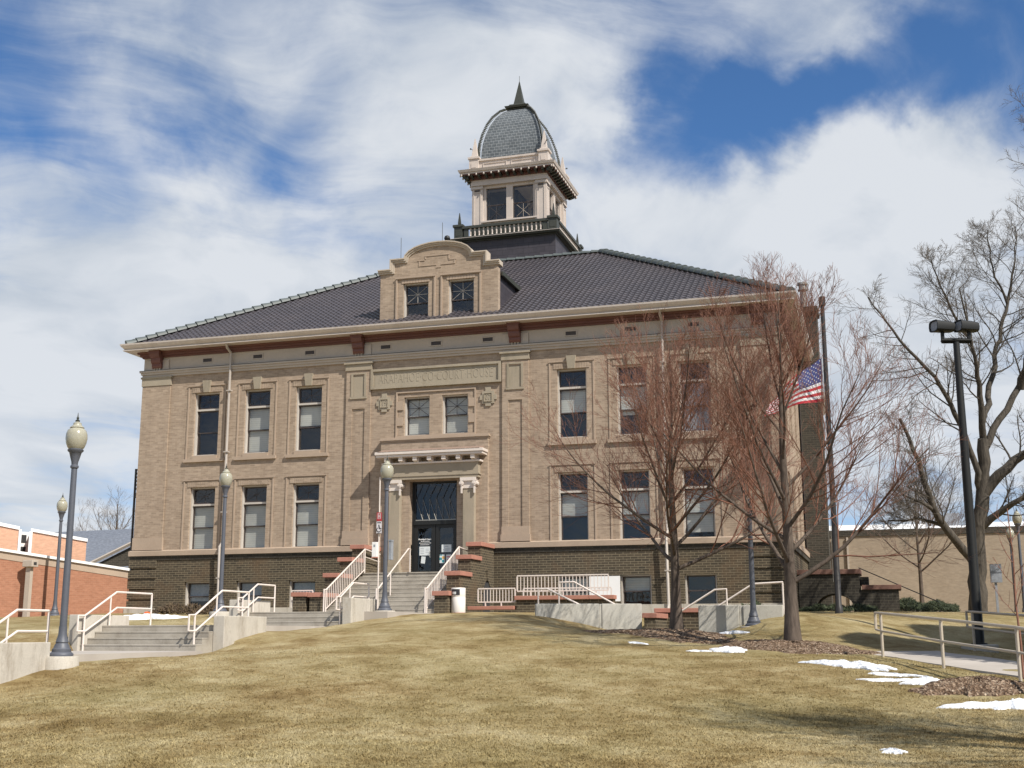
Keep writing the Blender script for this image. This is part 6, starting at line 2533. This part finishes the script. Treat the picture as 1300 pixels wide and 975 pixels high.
def old_tree():
    rng = np.random.default_rng(11)
    bx, by, bz = 20.45, 0.0, -2.85
    t = thing('old_tree', 'huge bare old tree with rugged spreading limbs at the right edge, behind the floodlight mast', 'tree', (bx, by, bz))
    wood, twig = Wood(), Wood()

    def limb(pts, r0, r1, n=9, kids=True, L=None, wob=.06):
        P_ = np.array(pts, float)
        # resample with a little crookedness
        seg = []
        for a, b in zip(P_[:-1], P_[1:]):
            m = max(2, int(np.linalg.norm(b - a) / .35))
            for i in range(m):
                seg.append(a + (b - a) * i / m)
        seg.append(P_[-1])
        seg = np.array(seg)
        # smooth
        for _ in range(3):
            seg[1:-1] = (seg[:-2] + 2 * seg[1:-1] + seg[2:]) / 4
        seg[1:-1] += rng.normal(0, wob * .5, (len(seg) - 2, 3))
        wood.tube(seg, r0, r1, n)
        return seg
    prm = dict(cnt=[0, 6, 10, 22], ang=[0, 42, 48, 50], len=[0, .62, .58, .62], rad=[0, .6, .42, .45], seg=[0, 3, 5, 6], wob=.13, up=.05, thick=2, droop=.0)
    prm['from'] = [0, .2, .2, .25]
    trunk = limb([(20.42, .0, -3.1), (20.46, -.05, -2.6), (20.52, -.1, -1.7), (20.55, -.15, -.6), (20.72, -.2, .45), (20.95, -.2, 1.7), (21.05, -.3, 3.3)], .34, .20, 14)
    L = []
    L.append((limb([(20.5, -.2, -1.2), (20.1, -.5, -.7), (19.5, -.9, .0), (19.1, -1.2, .9), (18.85, -1.5, 2.05), (18.2, -2.1, 3.9)], .17, .05), 3.0, .08))
    L.append((limb([(20.85, -.2, 1.3), (20.6, -.6, 2.9), (20.28, -.9, 3.8), (19.7, -1.5, 5.1), (18.95, -2.1, 6.0), (18.3, -2.5, 6.7), (17.4, -2.9, 8.2)], .125, .02), 3.4, .09))
    L.append((limb([(21.05, -.3, 3.3), (21.03, -.9, 4.75), (20.9, -1.5, 6.1), (20.7, -2.0, 7.2), (20.5, -2.4, 8.4)], .13, .02), 3.2, .09))
    L.append((limb([(21.05, -.3, 2.9), (21.4, -.2, 3.7), (21.9, .1, 4.4), (22.5, .3, 5.2), (23.2, .5, 6.4), (23.9, .8, 8.4), (24.2, .8, 11)], .14, .02), 3.6, .10))
    L.append((limb([(20.95, -.2, 1.4), (21.4, -.3, 2.0), (22.3, -.3, 2.75), (23.3, -.1, 3.2), (24.6, .2, 4.4)], .22, .04), 3.0, .12))
    L.append((limb([(20.8, -.2, .2), (21.4, -.5, .7), (22.2, -.7, 1.2), (23.2, -.8, 1.5)], .15, .05), 2.2, .09))
    L.append((limb([(21.05, -.4, 3.9), (21.46, .2, 5.3), (21.8, .6, 6.9), (22.4, 1.0, 8.6), (22.8, 1.2, 10.3), (22.9, 1.2, 11.6)], .12, .015), 3.6, .09))
    L.append((limb([(22.5, .3, 5.15), (23.1, -.6, 7.2), (23.5, -1.6, 9.6), (23.6, -2.0, 12.2), (23.4, -2.2, 14.6)], .15, .015), 3.6, .09))
    L.append((limb([(20.8, -1.8, 6.6), (20.1, -2.4, 7.8), (19.7, -2.7, 8.8), (19.6, -2.7, 9.6)], .06, .015), 2.2, .05))
    L.append((limb([(22.38, 1.0, 8.5), (21.9, .4, 9.8), (21.8, .0, 11.2)], .05, .012), 2.4, .04))
    L.append((limb([(19.4, -.95, .2), (18.9, -1.0, .55), (18.3, -1.2, .35), (17.6, -1.4, .4)], .07, .02), 2.0, .05))
    L.append((limb([(19.15, -1.15, .75), (18.7, -1.5, 1.0), (18.1, -1.9, 1.3)], .08, .02), 2.0, .05))
    for seg, l, r in L:
        sprout(rng, wood, twig, seg, r, 3, l * 1.25, prm, .0045)
    # tuft of young shoots on the cut limb
    wood.build('trunk', 'bark_old', t)
    twig.build('crown', 'twig_old', t)


young_tree('bare_tree', 'shorter red twigged bare tree on mulch, in front of the right hand courthouse windows', 12.06, -14.05, -3.45, 8.25, 3.2, 1.7, .16, 6, 'twig_red', 15, 'red twigged young trees on mulch', 1.25)
young_tree('bare_tree', 'taller red twigged bare tree on mulch, in front of the flag and courthouse corner', 15.2, -16.3, -3.74, 9.4, 3.1, 1.5, .18, 17, 'twig_red', 15, 'red twigged young trees on mulch', 1.25)
old_tree()
young_tree('bare_tree', 'small bare reddish tree before the tan wall, between flagpole and huge old tree', 18.9, 12.5, -2.7, 7.6, 2.6, 2.0, .12, 15, 'twig_brown', 11, None, .9)
young_tree('bare_tree', 'distant bare tree rising over the grey shingle roof at the left', -31.3, 23.5, -2.7, 8.4, 3.2, 3.0, .2, 22, 'twig_grey', 10, None, .8)
young_tree('bare_tree', 'distant bare tree showing above the flat roof of the tan building', 21.0, 56, -2.7, 10.5, 4.5, 3.0, .25, 27, 'twig_grey', 11, None, .9)


def sapling():
    rng = np.random.default_rng(3)
    x, y = 19.62, -22.9
    z = gz(x, y)
    t = thing('sapling', 'thin red barked sapling standing in the mulch at the right edge', 'tree', (x, y, z))
    wood, twig = Wood(), Wood()
    st = np.array([(x, y, z - .1), (x + .01, y, z + .6), (x - .02, y, z + 1.3), (x + .0, y, z + 2.1), (x - .03, y + .02, z + 3.0)])
    wood.tube(st, .026, .010, 8)
    for i in range(9):
        f = .42 + .06 * i
        p, d = at_frac(st, f)
        az = i * 2.4 + 2.6
        q = walk_branch(rng, p, (math.cos(az) * .8, math.sin(az) * .8, .55), .75 - .03 * i, 6, .09, .10)
        twig.tube(q, .009, .004, 4)
        for j in range(4):
            p2, d2 = at_frac(q, .3 + .17 * j)
            q2 = walk_branch(rng, p2, side_dir(rng, d2, .7), .3, 4, .1, .06)
            twig.tube(q2, .0045, .0025, 3)
    wood.build('trunk', 'twig_red', t)
    twig.build('crown', 'twig_red', t)


sapling()


def evergreen(label, x, y, H, R, seed):
    """dense spruce; it stands to the right of the picture and throws its shade on the lawn"""
    rng = np.random.default_rng(seed)
    z = gz(x, y)
    t = thing('spruce_tree', label, 'tree', (x, y, z))
    wood = Wood()
    wood.tube(np.array([(x, y, z - .2), (x, y, z + H * .5), (x, y, z + H)]), .3, .03, 8)
    wood.build('trunk', 'bark_old', t)
    n = 52000
    h = rng.random(n) ** .8
    rr = R * (1 - h) ** .5 * np.sqrt(rng.random(n)) * (.85 + .2 * np.sin(h * 60))
    az = rng.random(n) * 2 * np.pi
    c = np.stack([x + rr * np.cos(az), y + rr * np.sin(az), z + .4 + h * (H - .4)], 1)
    d = np.stack([np.cos(az), np.sin(az), -.35 + rng.normal(0, .3, n)], 1) + rng.normal(0, .3, (n, 3))
    d /= np.linalg.norm(d, axis=1, keepdims=True)
    s = np.cross(d, rng.normal(0, 1, (n, 3))); s /= np.linalg.norm(s, axis=1, keepdims=True)
    l = .22 + .2 * rng.random((n, 1))
    V = np.stack([c - s * l * .22, c + s * l * .22, c + d * l], 1).reshape(-1, 3) - np.array([x, y, z])
    me = bpy.data.meshes.new('crown')
    me.vertices.add(n * 3); me.vertices.foreach_set('co', V.astype(np.float32).ravel())
    me.loops.add(n * 3); me.loops.foreach_set('vertex_index', np.arange(n * 3, dtype=np.int32))
    me.polygons.add(n); me.polygons.foreach_set('loop_start', np.arange(0, n * 3, 3, dtype=np.int32)); me.polygons.foreach_set('loop_total', np.full(n, 3, dtype=np.int32))
    me.materials.append(M['shrub']); me.update(calc_edges=True)
    o = bpy.data.objects.new('crown', me); COL.objects.link(o); o.parent = t


evergreen('second dark spruce farther from the path, outside the picture, shading the lawn', 29.6, -15.6, 14.0, 5.0, 43)
evergreen('dense dark spruce beside the right hand path, outside the picture, shading the lawn', 27.2, -19.4, 13.0, 5.2, 41)
young_tree('bare_tree', 'bare tree outside the picture at the right, throwing streaky shade on the lower lawn', 23.9, -31.6, gz(23.9, -31.6), 11.0, 3.0, 2.0, .2, 31, 'twig_brown', 14, None, 1.2)
